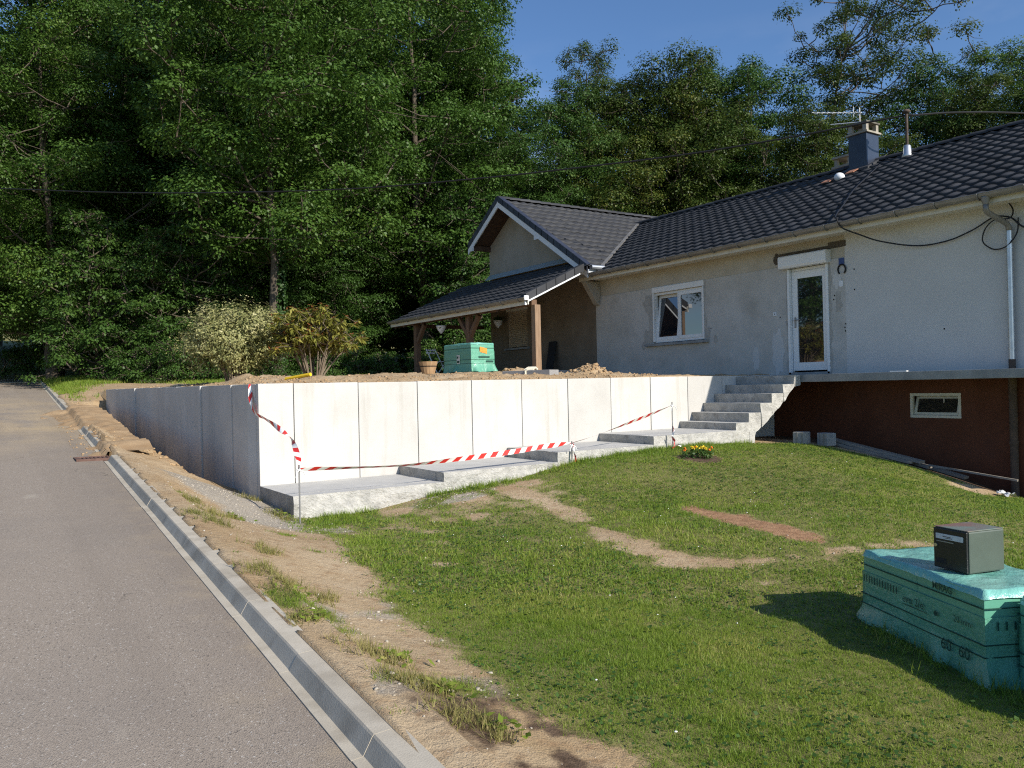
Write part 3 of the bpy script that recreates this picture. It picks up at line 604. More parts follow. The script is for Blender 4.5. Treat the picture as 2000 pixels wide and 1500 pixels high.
for i in range(6):
    x0,x1,z=SX[i],SX[i+1]-.002,SZ[i]
    if i==0: pts=[(x0,.28),(x1,.28),(x1,z),(x0-.015,z)]
    elif i==1: pts=[(x0,.26),(12.10,.26),(12.12,.50),(12.16,.64),(x1,under(x1)),(x1,z),(x0-.015,z)]
    else: pts=[(x0,under(x0)),(x1,under(x1)),(x1,z),(x0-.02,z)]
    rough_part('step',pts,YS,YW,SM,.014,.10,seed=60+i*7)
# ------------------------------------------------------------------ the house
house=thing('house','long single storey house with dark tiled roofs, bare plaster and a timber porch','house',(XF,12,1.5))
YE=5.3; Y1=17.5; Y2=23.0; XB=23.6; WT=.3
mp_=.48; mw=.63
def zmain(x): return 4.62+mp_*(x-13.95)
def zwing(y): return 7.52-mw*(21.33-y) if y<=21.33 else 7.52-.65*(y-21.33)
def wall_grid(b,plane,c0,c1,ys,zs,holes,topf=None):
    """wall between c0 and c1, cut in cells at ys and zs; cells in holes are left out"""
    for i in range(len(ys)-1):
        for j in range(len(zs)-1):
            if (i,j) in holes: continue
            b.box(c0,c1,ys[i],ys[i+1],zs[j],zs[j+1])
b=MB(); b.box(XF,XF+WT,YE,9.75,1.70,4.70); b.build('facade_wall',MT['plaster_new'],house)['label']='smooth pale new plaster wall'
b=MB(); wall_grid(b,'x',XF,XF+WT,[9.75,10.13,11.11,13.50,15.24,Y1],[1.55,1.74,2.60,3.88,3.96],{(1,1),(1,2),(3,2),(1,3),(3,3)})
wall_grid(b,'x',XF,XF+WT,[9.75,10.13,11.11,13.50,15.24,Y1],[3.96,4.0,4.02,4.70],{(1,0),(3,0),(1,1),(3,1),(0,2),(1,2),(2,2),(3,2),(4,2)})
b.build('facade_wall',MT['plaster_old'],house)['label']='old grey plaster wall with mortar patches'
b=MB(); b.box(XF+.012,XF+WT,9.75,Y1,4.02,4.70); b.build('plaster_bounce_band',MT['plaster_bounce_band'],house)
b=MB(); b.box(XF+.02,XF+WT,10.13,11.11,3.96,4.02).box(XF+.02,XF+WT,13.5,15.24,3.88,4.02); b.build('lintel',MT['mortar'],house)
# basement
b=MB(); wall_grid(b,'x',XF+.01,XF+WT,[YE,7.54,8.47,YC+.12],[-1.6,.85,1.30,1.55],{(1,1)}); b.build('basement_wall',MT['basement'],house)
b=MB(); b.box(XF+WT+.002,XB,YE+.004,YE+.28,-1.6,4.6).prism([(XF+WT+.002,4.601),(XB,4.601),(19.05,6.85)],'y',YE+.004,YE+.28); b.build('end_wall',MT['plaster_new'],house)
b=MB(); b.box(XB-.28,XB,YE+.28,Y2,-1.6,4.6); b.build('back_wall',MT['plaster_old'],house)
# wing wall with its window opening
b=MB(); zb=1.5
def zt(y): return zwing(y)-.20
def strip(y0,y1,z0,zc=None):
    if zc is not None: b.prism([(y0,z0),(y1,z0),(y1,zc),(y0,zc)],'x',XF,XF+WT); return
    pts=[(y0,z0),(y1,z0),(y1,zt(y1))]
    if y0<21.33<y1: pts.append((21.33,zt(21.33)))
    pts.append((y0,zt(y0))); b.prism(pts,'x',XF,XF+WT)
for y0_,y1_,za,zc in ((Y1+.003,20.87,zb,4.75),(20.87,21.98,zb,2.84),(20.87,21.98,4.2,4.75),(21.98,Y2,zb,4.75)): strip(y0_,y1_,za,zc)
b.build('wing_wall',MT['porch_shade_render'],house)['label']='wing wall under the porch, its shade painted into the colour'
b=MB(); strip(Y1+.003,Y2,4.75); b.build('wing_wall',MT['plaster_tan'],house)['label']='pale gable wall above the porch roof'
b=MB(); b.prism([(Y2-.28,zb),(Y2,zb),(Y2,zt(Y2)),(Y2-.28,zt(Y2))],'x',XF+WT,XB); b.build('wing_side_wall',MT['plaster_tan'],house)
b=MB(); b.prism([(y_,z_) for y_,z_ in [(Y1+.3,4.7),(Y2,zb),(Y2,zt(Y2)),(21.33,zt(21.33)),(Y1+.3,zt(Y1+.3))]],'x',XB+.0,XB+.28); b.build('wing_back_wall',MT['plaster_tan'],house)
# interior behind the openings
b=MB(); b.box(XF+1.4,XF+1.45,9.3,16.2,1.6,4.3); b.box(XF+1.2,XF+1.25,YE+.4,9.2,-1.2,1.5).box(XF+.5,XF+1.4,9.3,16.2,1.6,1.66); b.build('room_partition',MT['dark'],house)
# plaster patches round window and door
def blob(b,cy,cz,ry,rz,seed,x=XF-.006,n=22,th=.012):
    rng=random.Random(seed); P=[]
    for i in range(n):
        a=2*math.pi*i/n; k=.75+.45*rng.random(); P.append((cy+ry*k*math.cos(a),cz+rz*k*math.sin(a)))
    b.prism(P,'x',x,x+th)
def raggedstrip(b,y0,y1,z0,z1,seed,x=XF-.005,side=1):
    rng=random.Random(seed); n=12; P=[]
    for i in range(n+1): P.append((y0+(rng.random()-.5)*.07,z0+(z1-z0)*i/n))
    for i in range(n,-1,-1): P.append((y1+(rng.random()-.5)*.02,z0+(z1-z0)*i/n))
    b.prism(P,'x',x,x+.012)
b=MB(); raggedstrip(b,15.38,15.243,2.62,3.85,1); blob(b,15.42,3.62,.16,.22,2,XF-.0085); blob(b,15.42,2.78,.18,.20,3,XF-.0085); raggedstrip(b,13.45,13.497,2.60,4.0,4)
blob(b,13.42,2.70,.10,.22,5,XF-.0085); blob(b,15.62,2.56,.05,.10,6); blob(b,13.16,2.60,.06,.11,7); raggedstrip(b,11.16,11.113,1.74,3.94,8); raggedstrip(b,10.08,10.127,1.74,3.95,9)
raggedstrip(b,9.85,9.97,2.95,3.35,12,XF-.0045)
b.build('mortar_patch',MT['mortar'],house)
b=MB(); b.box(XF-.004,XF+.02,9.80,11.35,4.235,4.30); blob(b,11.38,4.20,.09,.12,10); b.box(XF-.007,XF+.02,9.72,10.12,4.24,4.36); b.build('stained_patch',MT['bark'],house)
b=MB(); blob(b,11.4,2.2,.16,.50,14,XF-.0055); blob(b,9.93,3.60,.10,.18,15,XF-.0055); blob(b,12.0,2.1,.10,.26,16,XF-.004); b.build('pale_patch',MT['plaster_new'],house)
b=MB()
for y,z in [(9.55,3.75),(9.55,3.35),(11.33,2.95),(9.78,2.62),(9.77,2.55),(9.76,2.69),(13.3,2.85),(10.0,3.28),(10.02,3.2),(7.8,2.45)]: b.box(XF-.003,XF+.01,y-.012,y+.012,z-.014,z+.014)
b.build('wall_hole',MT['dark'],house)
# window of the facade
win=MB(); Y0,Y3,Z0,Z3=13.50,15.24,2.62,3.88; xw=XF+.05
win.box(xw,xw+.07,Y0,Y3,Z0,Z0+.07).box(xw,xw+.07,Y0,Y3,Z3-.06,Z3).box(xw,xw+.07,Y0,Y0+.06,Z0+.07,Z3-.06).box(xw,xw+.07,Y3-.06,Y3,Z0+.07,Z3-.06)
win=win.build('window',MT['white'],house,(xw,14.37,Z0),bevel=.004)
ym=14.40
b=MB(); b.box(xw-.012,xw+.05,Y0+.045,ym-.03,Z0+.06,Z0+.14).box(xw-.012,xw+.05,Y0+.045,ym-.03,Z3-.13,Z3-.05).box(xw-.012,xw+.05,Y0+.045,Y0+.115,Z0+.14,Z3-.13).box(xw-.012,xw+.05,ym-.10,ym-.03,Z0+.14,Z3-.13)
b.build('sash',MT['white'],win,bevel=.004)
MB().box(xw+.012,xw+.022,Y0+.115,ym-.10,Z0+.14,Z3-.13).build('pane',MT['glass'],win)
b=MB(); tl=.16                                         # the left sash stands tilted inwards
def tb(y0,y1,z0,z1,x0,x1):
    f=lambda z:(z-Z0-.06)/(Z3-Z0)*tl
    V=[(x0+f(z),y,z) for x,y,z in []]
    P=[(x0+f(z0),y0,z0),(x1+f(z0),y0,z0),(x1+f(z0),y1,z0),(x0+f(z0),y1,z0),(x0+f(z1),y0,z1),(x1+f(z1),y0,z1),(x1+f(z1),y1,z1),(x0+f(z1),y1,z1)]
    return P,[(3,2,1,0),(4,5,6,7),(0,1,5,4),(1,2,6,5),(2,3,7,6),(3,0,4,7)]
for a in ((ym+.0,Y3-.05,Z0+.06,Z0+.14),(ym+.0,Y3-.05,Z3-.13,Z3-.05),(ym+.0,ym+.07,Z0+.14,Z3-.13),(Y3-.12,Y3-.05,Z0+.14,Z3-.13)): b.add(*tb(*a,xw-.005,xw+.055))
b.build('sash',MT['white'],win)['label']='left sash tilted open inwards'
b=MB(); b.add(*tb(ym+.07,Y3-.12,Z0+.14,Z3-.13,xw+.02,xw+.03)); b.build('pane',MT['glass'],win)
MB().box(xw-.015,xw+.06,ym-.028,ym-.002,Z0+.06,Z3-.05).build('mullion',MT['white'],win)
b=MB(); b.prism([(XF-.02,3.885),(XF+.12,3.885),(XF+.12,4.03),(XF-.005,4.03),(XF-.02,4.015)],'y',Y0-.01,Y3+.01); b.build('shutter_box',MT['white'],win,bevel=.004)
b=MB(); b.box(XF-.012,XF+.045,Y3-.05,Y3-.002,Z0+.02,3.884).box(XF-.012,XF+.045,Y0+.002,Y0+.04,Z0+.02,3.884); b.build('shutter_guide',MT['white'],win,bevel=.003)
b=MB(); b.prism([(XF-.09,2.535),(XF+.1,2.535),(XF+.1,2.615),(XF-.09,2.595)],'y',13.36,15.5); b.build('sill',MT['slab'],win,bevel=.006)
# door
door=MB(); D0,D1,DZ0,DZ1=10.13,11.11,1.76,3.95; xd=XF+.06
door.box(xd,xd+.07,D0,D0+.055,DZ0,DZ1).box(xd,xd+.07,D1-.055,D1,DZ0,DZ1).box(xd,xd+.07,D0+.055,D1-.055,DZ1-.06,DZ1)
door=door.build('door',MT['white'],house,(xd,10.62,DZ0),bevel=.004)
b=MB(); a0,a1=D0+.06,D1-.06; b.box(xd-.01,xd+.05,a0,a1,DZ0+.03,DZ0+.20).box(xd-.01,xd+.05,a0,a1,DZ1-.22,DZ1-.065).box(xd-.01,xd+.05,a0,a0+.12,DZ0+.2,DZ1-.22).box(xd-.01,xd+.05,a1-.13,a1,DZ0+.2,DZ1-.22)
b.build('door_leaf',MT['white'],door,bevel=.004)
MB().box(xd+.012,xd+.022,a0+.12,a1-.13,DZ0+.2,DZ1-.22).build('pane',MT['glass'],door)
b=MB(); b.box(xd-.022,xd-.008,a1-.09,a1-.05,2.70,2.92).tube([(xd-.02,a1-.07,2.86),(xd-.065,a1-.07,2.86),(xd-.065,a1-.21,2.86)],.011); b.build('handle',MT['steel'],door)
b=MB(); b.box(XF-.03,XF+.055,D0-.005,D0+.05,1.71,3.945).box(XF-.03,XF+.055,D1-.05,D1+.005,1.71,3.945); b.build('shutter_guide',MT['white'],door,bevel=.004)
b=MB(); b.prism([(XF-.17,4.0),(XF-.15,3.955),(XF+.01,3.955),(XF+.01,4.215),(XF-.15,4.215),(XF-.17,4.19)],'y',D0-.06,D1+.12); b.build('shutter_box',MT['white'],door,bevel=.004)
MB().box(XF-.03,XF+.3,D0-.02,D1+.02,1.702,1.755).build('threshold',MT['slab'],door)
# basement window, its sash tilted
bw=MB(); y0,y1,z0,z1=7.54,8.47,.85,1.30; x=XF+.0
bw.box(x,x+.06,y0,y1,z0,z0+.05).box(x,x+.06,y0,y1,z1-.05,z1).box(x,x+.06,y0,y0+.05,z0+.05,z1-.05).box(x,x+.06,y1-.05,y1,z0+.05,z1-.05)
bw=bw.build('basement_window',MT['cream'],house,(x,8.0,z0),bevel=.003)
b=MB()
def tb2(ya,yb,za,zc,x0,x1):
    f=lambda z:(z-z0)/(z1-z0)*.14
    return [(x0+f(za),ya,za),(x1+f(za),ya,za),(x1+f(za),yb,za),(x0+f(za),yb,za),(x0+f(zc),ya,zc),(x1+f(zc),ya,zc),(x1+f(zc),yb,zc),(x0+f(zc),yb,zc)],[(3,2,1,0),(4,5,6,7),(0,1,5,4),(1,2,6,5),(2,3,7,6),(3,0,4,7)]
for a in ((y0+.055,y1-.055,z0+.055,z0+.10),(y0+.055,y1-.055,z1-.10,z1-.055),(y0+.055,y0+.10,z0+.10,z1-.10),(y1-.10,y1-.055,z0+.10,z1-.10)): b.add(*tb2(*a,x+.01,x+.05))
b.tube([(x+.12,8.0-.1,1.215),(x+.12,8.0-.1,1.12)],.012,6); b.build('sash',MT['cream'],bw)
b=MB(); b.add(*tb2(y0+.10,y1-.10,z0+.10,z1-.10,x+.025,x+.033)); b.build('pane',MT['glass'],bw)
# wing window with the shutter down
ww=MB(); y0,y1,z0,z1=20.87,21.98,2.84,4.0; x=XF+.10
for i in range(20): 
    za=z0+.02+i*.058; ww.prism([(x,za),(x+.02,za),(x+.02,za+.056),(x,za+.052),(x-.008,za+.028)],'y',y0+.05,y1-.05)
sl=ww; ww=bpy.data.objects.new('roller_shutter',None); COL.objects.link(ww); ww.parent=house; ww.location=Vector((x,21.4,z0))-ORG[house]; ORG[ww]=Vector((x,21.4,z0)); sl.build('shutter_slats',MT['beige_shutter'],ww)
b=MB(); b.box(XF-.03,XF+.13,y0-.03,y1+.03,4.003,4.197).build('shutter_box',MT['cream'],ww,bevel=.004)
b=MB(); b.box(XF+.03,XF+.12,y0+.002,y0+.05,z0,4.0).box(XF+.03,XF+.12,y1-.05,y1-.002,z0,4.0); b.build('shutter_guide',MT['beige_shutter'],ww)
b=MB(); b.prism([(XF-.10,2.76),(XF+.15,2.76),(XF+.15,2.838),(XF-.10,2.815)],'y',y0-.1,y1+.1); b.build('sill',MT['slab'],ww)
MB().box(x+.03,x+.05,y0,y1,z0,4.2).build('pane',MT['dark'],ww)
# terrace slab along the facade
b=MB(); b.box(13.495,XF-.002,3.6,YC-.015,1.552,1.698); b.build('balcony_slab',MT['slab'],house,bevel=.008)
# console closing the eave at the corner
b=MB(); b.prism([(13.97,4.43),(XF,4.43),(XF,3.78),(XF-.10,3.80),(XF-.18,3.92)],'y',17.30,17.485); b.build('corner_console',MT['plaster_tan'],house,bevel=.01)
MT['capdark']=M('mossy_cap_concrete',(.09,.085,.07),(.19,.175,.14),6,6,.9,.4,60)
# --- roofs
def plate(b,P,th):
    """plate of constant vertical thickness under the polygon P (3D, in order)"""
    n=len(P); P=[Vector(p) for p in P]; Q=[p-Vector((0,0,th)) for p in P]
    b.add(P+Q,[tuple(range(n)),tuple(range(n,2*n))[::-1]]+[(i,n+i,n+(i+1)%n,(i+1)%n) for i in range(n)])
yv=lambda x: 21.33-(7.52-zmain(x))/mw
xv=lambda y: 13.95+(zwing(y)-4.62)/mp_
XRD,ZR=19.05,zmain(19.05); d_=.075
b=MB(); pts=[(14.02,5.12),(XRD,5.12),(XRD,yv(XRD)),(15.05,17.5),(14.02,17.5)]
plate(b,[(x,y,zmain(x)-d_) for x,y in pts][::-1],.12)
plate(b,[(x,y,ZR-.48*(x-XRD)-d_) for x,y in [(XRD,5.12),(24.0,5.12),(24.0,17.4),(XRD,yv(XRD))]][::-1],.12)
roof=b.build('roof',MT['darkwood'],house,(13.97,11,4.4))
b=MB(); plate(b,[(13.84,17.03,zwing(17.03)-d_),(xv(17.03),17.03,zwing(17.03)-d_),(xv(20.57),20.57,zwing(20.57)-d_),(20.6,21.33,7.52-d_),(24.2,21.33,7.52-d_),(13.84,21.33,7.52-d_)],.11)
plate(b,[(13.84,21.33,7.52-d_),(24.2,21.33,7.52-d_),(24.2,23.18,zwing(23.18)-d_),(13.84,23.18,zwing(23.18)-d_)],.11)
plate(b,[(20.6,21.33,7.52-d_-.003),(xv(20.57)+.02,20.57,zwing(20.57)-d_-.003),(24.2,17.4,zwing(17.4)-d_),(24.2,21.33,7.52-d_-.003)],.11)
wroof=b.build('wing_roof',MT['darkwood'],house,(13.84,21.33,6.0))
PE,PS,PY0,PY1=11.72,.463,16.80,24.9
def zporch(x): return 3.89+PS*(x-PE)
b=MB(); plate(b,[(PE+.04,PY0+.09,zporch(PE+.04)-d_),(PE+.04,PY1,zporch(PE+.04)-d_),(XF-.005,PY1,zporch(XF)-d_),(XF-.005,17.52,zporch(XF)-d_),(13.9,17.52,zporch(13.9)-d_),(13.45,PY0+.09,zporch(13.45)-d_)],.10)
proof=b.build('porch_roof',MT['darkwood'],house,(PE,20,3.8))
# tiles
TW,TG,TL=.30,.345,.40
def tile_arrays():
    us=np.linspace(0,TW+.018,11); h=.022*(1+np.cos(2*np.pi*us/TW+.6))*.5*1.5
    vs=[0,TL*.5,TL]; V=[]
    for v in vs: V+= [(u,v,.046*(1-v/TL)+hh) for u,hh in zip(us,h)]
    V+= [(u,0.004,.046+hh-.044) for u,hh in zip(us,h)]; n=len(us); Fq=[]
    for r in range(2):
        for i in range(n-1): Fq.append((r*n+i,r*n+i+1,(r+1)*n+i+1,(r+1)*n+i))
    for i in range(n-1): Fq.append((3*n+i,3*n+i+1,i+1,i))
    return np.array(V),np.array(Fq)
TV,TF=tile_arrays()
tile_me=npmesh('tile',TV,TF,[MT['tile']])
def frame(o,u,v):
    u,v=Vector(u).normalized(),Vector(v).normalized(); n=u.cross(v); m=Matrix((u,v,n)).transposed().to_4x4(); m.translation=Vector(o); return m
def lay(root,cells,near,key):
    """cells: list of 4x4 frames; the `near` nearest to the camera become single tiles, the rest one mesh"""
    rr=random.Random(5); cells=[c@Matrix.Translation((rr.uniform(-.003,.003),rr.uniform(-.008,.008),rr.uniform(-.002,.003)))@Matrix.Rotation(rr.uniform(-.008,.008),4,'X') for c in cells]
    cells.sort(key=lambda m:(m.translation-Vector((0,0,1.6))).length)
    for m in cells[:near]:
        o=bpy.data.objects.new('tile',tile_me); COL.objects.link(o); o.parent=root; o.matrix_local=Matrix.Translation(-ORG[root])@m
    rest=cells[near:]
    if rest:
        Hm=np.concatenate([TV,np.ones((len(TV),1))],1); A=np.array([np.array(m) for m in rest]); P=np.einsum('nij,kj->nki',A,Hm)[...,:3].reshape(-1,3)-np.array(ORG[root])
        me=npmesh('roof_tiles',P,(TF[None]+np.arange(len(rest))[:,None,None]*len(TV)).reshape(-1,4),[MT['tile']]); o=link('roof_tiles',me,root,ORG[root]); tag(o,kind='stuff')
cm=1/math.sqrt(1+mp_**2); vm=Vector((cm,0,mp_*cm)); n_rows=int(math.hypot(XRD-13.93,ZR-zmain(13.93))/TG)
cells=[]
for r in range(n_rows+1):
    x=13.90+r*TG*cm; 
    if x>XRD-.12: break
    z=zmain(x)-.075
    for c in range(60):
        y=5.12+TW*(c+1)
        if y>max(17.55,yv(x+.2)+.12): break
        cells.append(frame((x,y,z),(0,-1,0),vm))
lay(roof,cells,300,None)
cw=1/math.sqrt(1+mw**2); vw=Vector((0,cw,mw*cw)); cells=[]
for r in range(40):
    y=16.96+r*TG*cw
    if y>21.33-.2: break
    z=zwing(y)-.075
    for c in range(60):
        x=13.86+TW*c
        if x>min(23.9,xv(y+.2)+.10 if y<20.4 else 23.9): break
        cells.append(frame((x,y,z),(1,0,0),vw))
lay(wroof,cells,0,None)
cp=1/math.sqrt(1+PS**2); vp=Vector((cp,0,PS*cp)); cells=[]
for r in range(12):
    x=PE-.05+r*TG*cp
    if x>XF-.12: break
    for c in range(40):
        y=PY0+.10+TW*(c+1)
        if y>PY1: break
        if x>13.4 and y<17.9 and x>13.4+(y-16.8)*.62: continue
        cells.append(frame((x,y,zporch(x)-.075),(0,-1,0),vp))
lay(proof,cells,0,None)
# ridge and verge tiles
def halftube(b,a,c,r,n=8):
    a,c=Vector(a),Vector(c); d=(c-a).normalized(); x=d.cross(Vector((0,0,1))).normalized(); y=x.cross(d)
    V=[]
    for p in (a,c):
        for k in (r,r-.02): V+= [p+x*math.cos(math.pi*i/n)*k+y*(math.sin(math.pi*i/n)*k*.8) for i in range(n+1)]
    m=n+1; F=[]
    for i in range(n): F+= [(i,i+1,2*m+i+1,2*m+i),(m+i,3*m+i,3*m+i+1,m+i+1),(i,m+i,m+i+1,i+1),(2*m+i,2*m+i+1,3*m+i+1,3*m+i)]
    b.add(V,F)
yy=5.1
while yy<20.5:
    b=MB(); halftube(b,(XRD,yy,ZR-.05),(XRD,yy+.42,ZR-.035),.12); b.build('ridge_tile',MT['tile'],roof,(XRD,yy,ZR)); yy+=.40
xx=13.78
while xx<24:
    b=MB(); halftube(b,(xx,21.33,7.47),(xx+.42,21.33,7.485),.12); b.build('ridge_tile',MT['tile'],wroof,(xx,21.33,7.47)); xx+=.40
def verge(root,o,v,side,n,L,mat,name='verge_tile',h=.16,w=.16):
    o,v,side=Vector(o),Vector(v).normalized(),Vector(side).normalized(); up=Vector((0,0,1))
    for i in range(n):
        p=o+v*(i*L)+up*.022; b=MB(); b.obox(p-side*.0-up*h,v*(L+.03),side*.022,up*(h+.035)+v*0); b.obox(p+up*.012,v*(L+.03),-side*w,up*.024)
        b.build(name,mat,root,p,bevel=.004)
nv=int((21.33-16.97)/cw/.33)
verge(wroof,(13.80,16.97,zwing(16.97)),vw,(-1,0,0),nv,(21.30-16.97)/cw/nv,MT['vergetile'])
vl=Vector((0,cw,-.65*cw)); verge(wroof,(13.80,21.36,7.50),vl,(-1,0,0),6,.36,MT['vergetile'])
verge(proof,(PE-.03,PY0+.08,zporch(PE-.03)),vp,(0,-1,0),6,.345,MT['tile'],w=.2)
b=MB()
for y,sg in ((5.2,-1),): pass
verge(roof,(13.92,5.12,zmain(13.92)),vm,(0,-1,0),15,.375,MT['tile'])
# barge boards, fascias, soffit of the gable
b=MB(); 
def barge(b,y0,y1,xb,th=.035,h=.21,dz=.10):
    P=[(xb,y0,zwing(y0)-dz),(xb,y1,zwing(y1)-dz)]; d=Vector(P[1])-Vector(P[0]); b.obox(Vector(P[0])-Vector((0,0,h)),d,(th,0,0),(0,0,h))
barge(b,16.97,21.33,13.79); barge(b,23.2,21.33,13.79); b.build('barge_board',MT['whitepaint'],wroof)
b=MB()
for y,dy in ((17.2,.1),(19.25,.1),(22.9,.1)): b.box(13.83,XF-.003,y,y+.13,zwing(y+.06)-.36,zwing(y+.06)-.205)
b.build('purlin',MT['darkwood'],wroof)
b=MB()
for y in (17.2,19.25,22.9): b.box(13.775,13.829,y-.012,y+.142,zwing(y+.06)-.38,zwing(y+.06)-.2)
b.build('purlin_end',MT['whitepaint'],wroof)
b=MB(); b.obox((13.80,16.93,zwing(16.95)-.20),(.95,0,0),(0,.02,0),(0,0,.13)); b.build('eave_board',MT['whitepaint'],wroof)
b=MB(); b.tube([(13.84,16.87,4.74),(14.30,16.87,4.74)],.065,10); b.build('gutter',MT['zincnew'],wroof)
b=MB(); b.box(13.975,14.012,5.1,17.56,4.425,4.60); b.build('fascia_board',MT['cream'],roof)
b=MB(); b.box(14.022,XF-.003,5.1,17.29,4.46,4.48); b.build('soffit',MT['cream'],roof)
def gutter(root,x,z,y0,y1,r,mat,step):
    b=MB(); n=10; V=[]
    for y in (y0,y1):
        for k in (r,r-.008): V+= [(x+k*math.cos(math.pi+math.pi*i/n),y,z+k*math.sin(math.pi+math.pi*i/n)) for i in range(n+1)]
    m=n+1; F=[]
    for i in range(n): F+= [(i,2*m+i,2*m+i+1,i+1),(m+i,m+i+1,3*m+i+1,3*m+i),(i,i+1,m+i+1,m+i),(2*m+i,3*m+i,3*m+i+1,2*m+i+1)]
    F+= [(0,m,3*m,2*m),(n,2*m+n,3*m+n,m+n)]
    b.add(V,F); b.prism([(x+r*math.cos(math.pi+math.pi*i/n),z+r*math.sin(math.pi+math.pi*i/n)) for i in range(n+1)],'y',y0-.004,y0).prism([(x+r*math.cos(math.pi+math.pi*i/n),z+r*math.sin(math.pi+math.pi*i/n)) for i in range(n+1)],'y',y1,y1+.004)
    b.tube([(x-r,y0,z),(x-r,y1,z)],.011,6)
    g=b.build('gutter',mat,root,(x,y0,z),smooth=False)
    y=y0+.3
    while y<y1:
        k=MB(); rr=r+.011
        k.tube([(x+rr*math.cos(math.pi+math.pi*i/8),y,z+rr*math.sin(math.pi+math.pi*i/8)) for i in range(9)],.012,5); k.build('gutter_bracket',mat,g,(x,y,z)); y+=step
    return g
gutter(house,13.885,4.585,5.1,17.55,.085,MT['zinc'],.72)
gutter(house,PE-.06,3.83,PY0+.0,PY1,.075,MT['zinc'],.8)
b=MB(); b.box(PE-.0,PE+.03,PY0+.02,PY1,3.66,3.81); b.build('porch_fascia',MT['cream'],proof)
b=MB(); V0=Vector((PE-.03,PY0+.062,zporch(PE-.03)-.20)); b.obox(V0+Vector((0,0,.02)),vp*1.95,(0,.024,0),(0,0,.052)); b.obox(V0-Vector((.03,.0,.03)),(.05,0,0),(0,.03,0),(0,0,.16)); b.build('porch_barge_board',MT['whitepaint'],proof)
b=MB(); b.box(PE-.13,PE+.01,PY0-.02,PY0+.02,3.76,3.88); b.build('gutter_end_cap',MT['whitepaint'],proof,bevel=.015)
b=MB(); b.prism([(XF-.22,zporch(XF-.22)+.045),(XF-.004,zporch(XF)+.06),(XF-.004,5.30),(XF-.035,5.30),(XF-.04,zporch(XF)+.13)],'y',18.05,Y2-.02); b.build('wall_flashing',MT['lead'],wroof)
# valley sheet, zinc box at the foot of the valley
b=MB()
for i in range(12):
    x0=14.35+i*.39; x1=x0+.40
    for dx,dy in ((-.0,0),): b.bar((x0,yv(x0),zmain(x0)+.005),(x1,yv(x1),zmain(x1)+.005),.10,.03)
b.build('valley_sheet',MT['zinc'],roof)
# downpipe
b=MB(); b.lathe((13.885,6.74,4.34),[(.042,0),(.045,.08),(.075,.17),(.075,.19)],12); b.tube([(13.885,6.74,4.40),(13.885,6.74,4.32),(13.93,6.73,4.27),(14.36,6.65,4.12),(14.42,6.64,4.06),(14.42,6.64,3.98)],.046,12); b.build('downpipe_elbow',MT['zinc'],house,smooth=True)
b=MB(); b.tube([(14.42,6.64,4.0),(14.42,6.64,1.86)],.05,14); b.tube([(14.42,6.64,3.86),(14.42,6.64,3.84)],.056,14).tube([(14.42,6.64,2.05),(14.42,6.64,2.035)],.062,14).tube([(14.42,6.64,3.72),(14.42,6.64,3.705)],.062,14); b.build('downpipe',MT['zincnew'],house,smooth=False)
b=MB(); b.tube([(14.42,6.64,1.86),(14.42,6.64,1.70)],.052,14).tube([(14.42,6.64,1.551),(14.42,6.64,-.62)],.062,14).tube([(14.42,6.64,.5),(14.42,6.64,.44)],.072,14); b.build('drain_pipe',MT['rust'],house)
# chimneys, vents, aerial
ch=MB(); cx,cy=18.62,11.84; ch.box(cx,cx+.52,cy,cy+.50,6.75,7.72); ch=ch.build('chimney',MT['clad'],house,(cx+.25,cy+.25,6.8),bevel=.006)
b=MB(); b.box(cx-.05,cx+.57,cy-.05,cy+.55,7.722,7.77); b.build('chimney_plate',MT['capc'],ch,bevel=.008)
b=MB()
for dx in (.0,.42):
    for dy in (.0,.40): b.box(cx+dx,cx+dx+.10,cy+dy,cy+dy+.10,7.792,7.97)
b.box(cx+.18,cx+.34,cy+.15,cy+.33,7.792,7.9); b.build('chimney_posts',MT['capc'],ch)
b=MB(); b.box(cx-.03,cx+.55,cy-.03,cy+.53,7.972,8.015); b.build('chimney_cap',MT['capdark'],ch,bevel=.008)
b=MB(); b.obox((cx-.16,cy-.12,zmain(cx-.16)-.02),(.8,0,.8*mp_),(0,.75,0),(0,0,.06)); b.build('chimney_flashing',MT['tile'],ch)
c2=MB(); cx,cy=20.0,13.2; c2.box(cx,cx+.5,cy,cy+.5,6.4,7.40); c2=c2.build('chimney',MT['capc'],house,(cx+.25,cy+.25,6.5)); c2['label']='small beige chimney behind the ridge'
b=MB(); b.box(cx-.06,cx+.56,cy-.06,cy+.56,7.402,7.46)
for dx in (0,.41):
    for dy in (0,.41): b.box(cx+dx,cx+dx+.09,cy+dy,cy+dy+.09,7.461,7.66)
b.build('chimney_posts',MT['capc'],c2); MB().box(cx-.05,cx+.55,cy-.05,cy+.55,7.662,7.72).build('chimney_cap',MT['capc'],c2,bevel=.008)
b=MB(); b.tube([(18.85,10.93,6.8),(18.85,10.93,7.98)],.034,12); vp_=b.build('vent_pipe',MT['rust'],house,(18.85,10.93,6.9))
b=MB(); b.lathe((18.85,10.93,6.86),[(.16,0),(.10,.12),(.085,.30),(.06,.33)],14); b.build('pipe_collar',MT['zincnew'],vp_,smooth=True)
b=MB(); b.lathe((18.85,10.93,7.94),[(.04,0),(.10,.04),(.10,.055),(.06,.10),(.02,.115)],14); b.build('pipe_cap',MT['rust'],vp_,smooth=True)
b=MB(); b.ball((18.0,12.2,6.60),.13,12,8,(1,1,.85)); b.build('dome_vent',MT['whitepaint'],house,smooth=True)
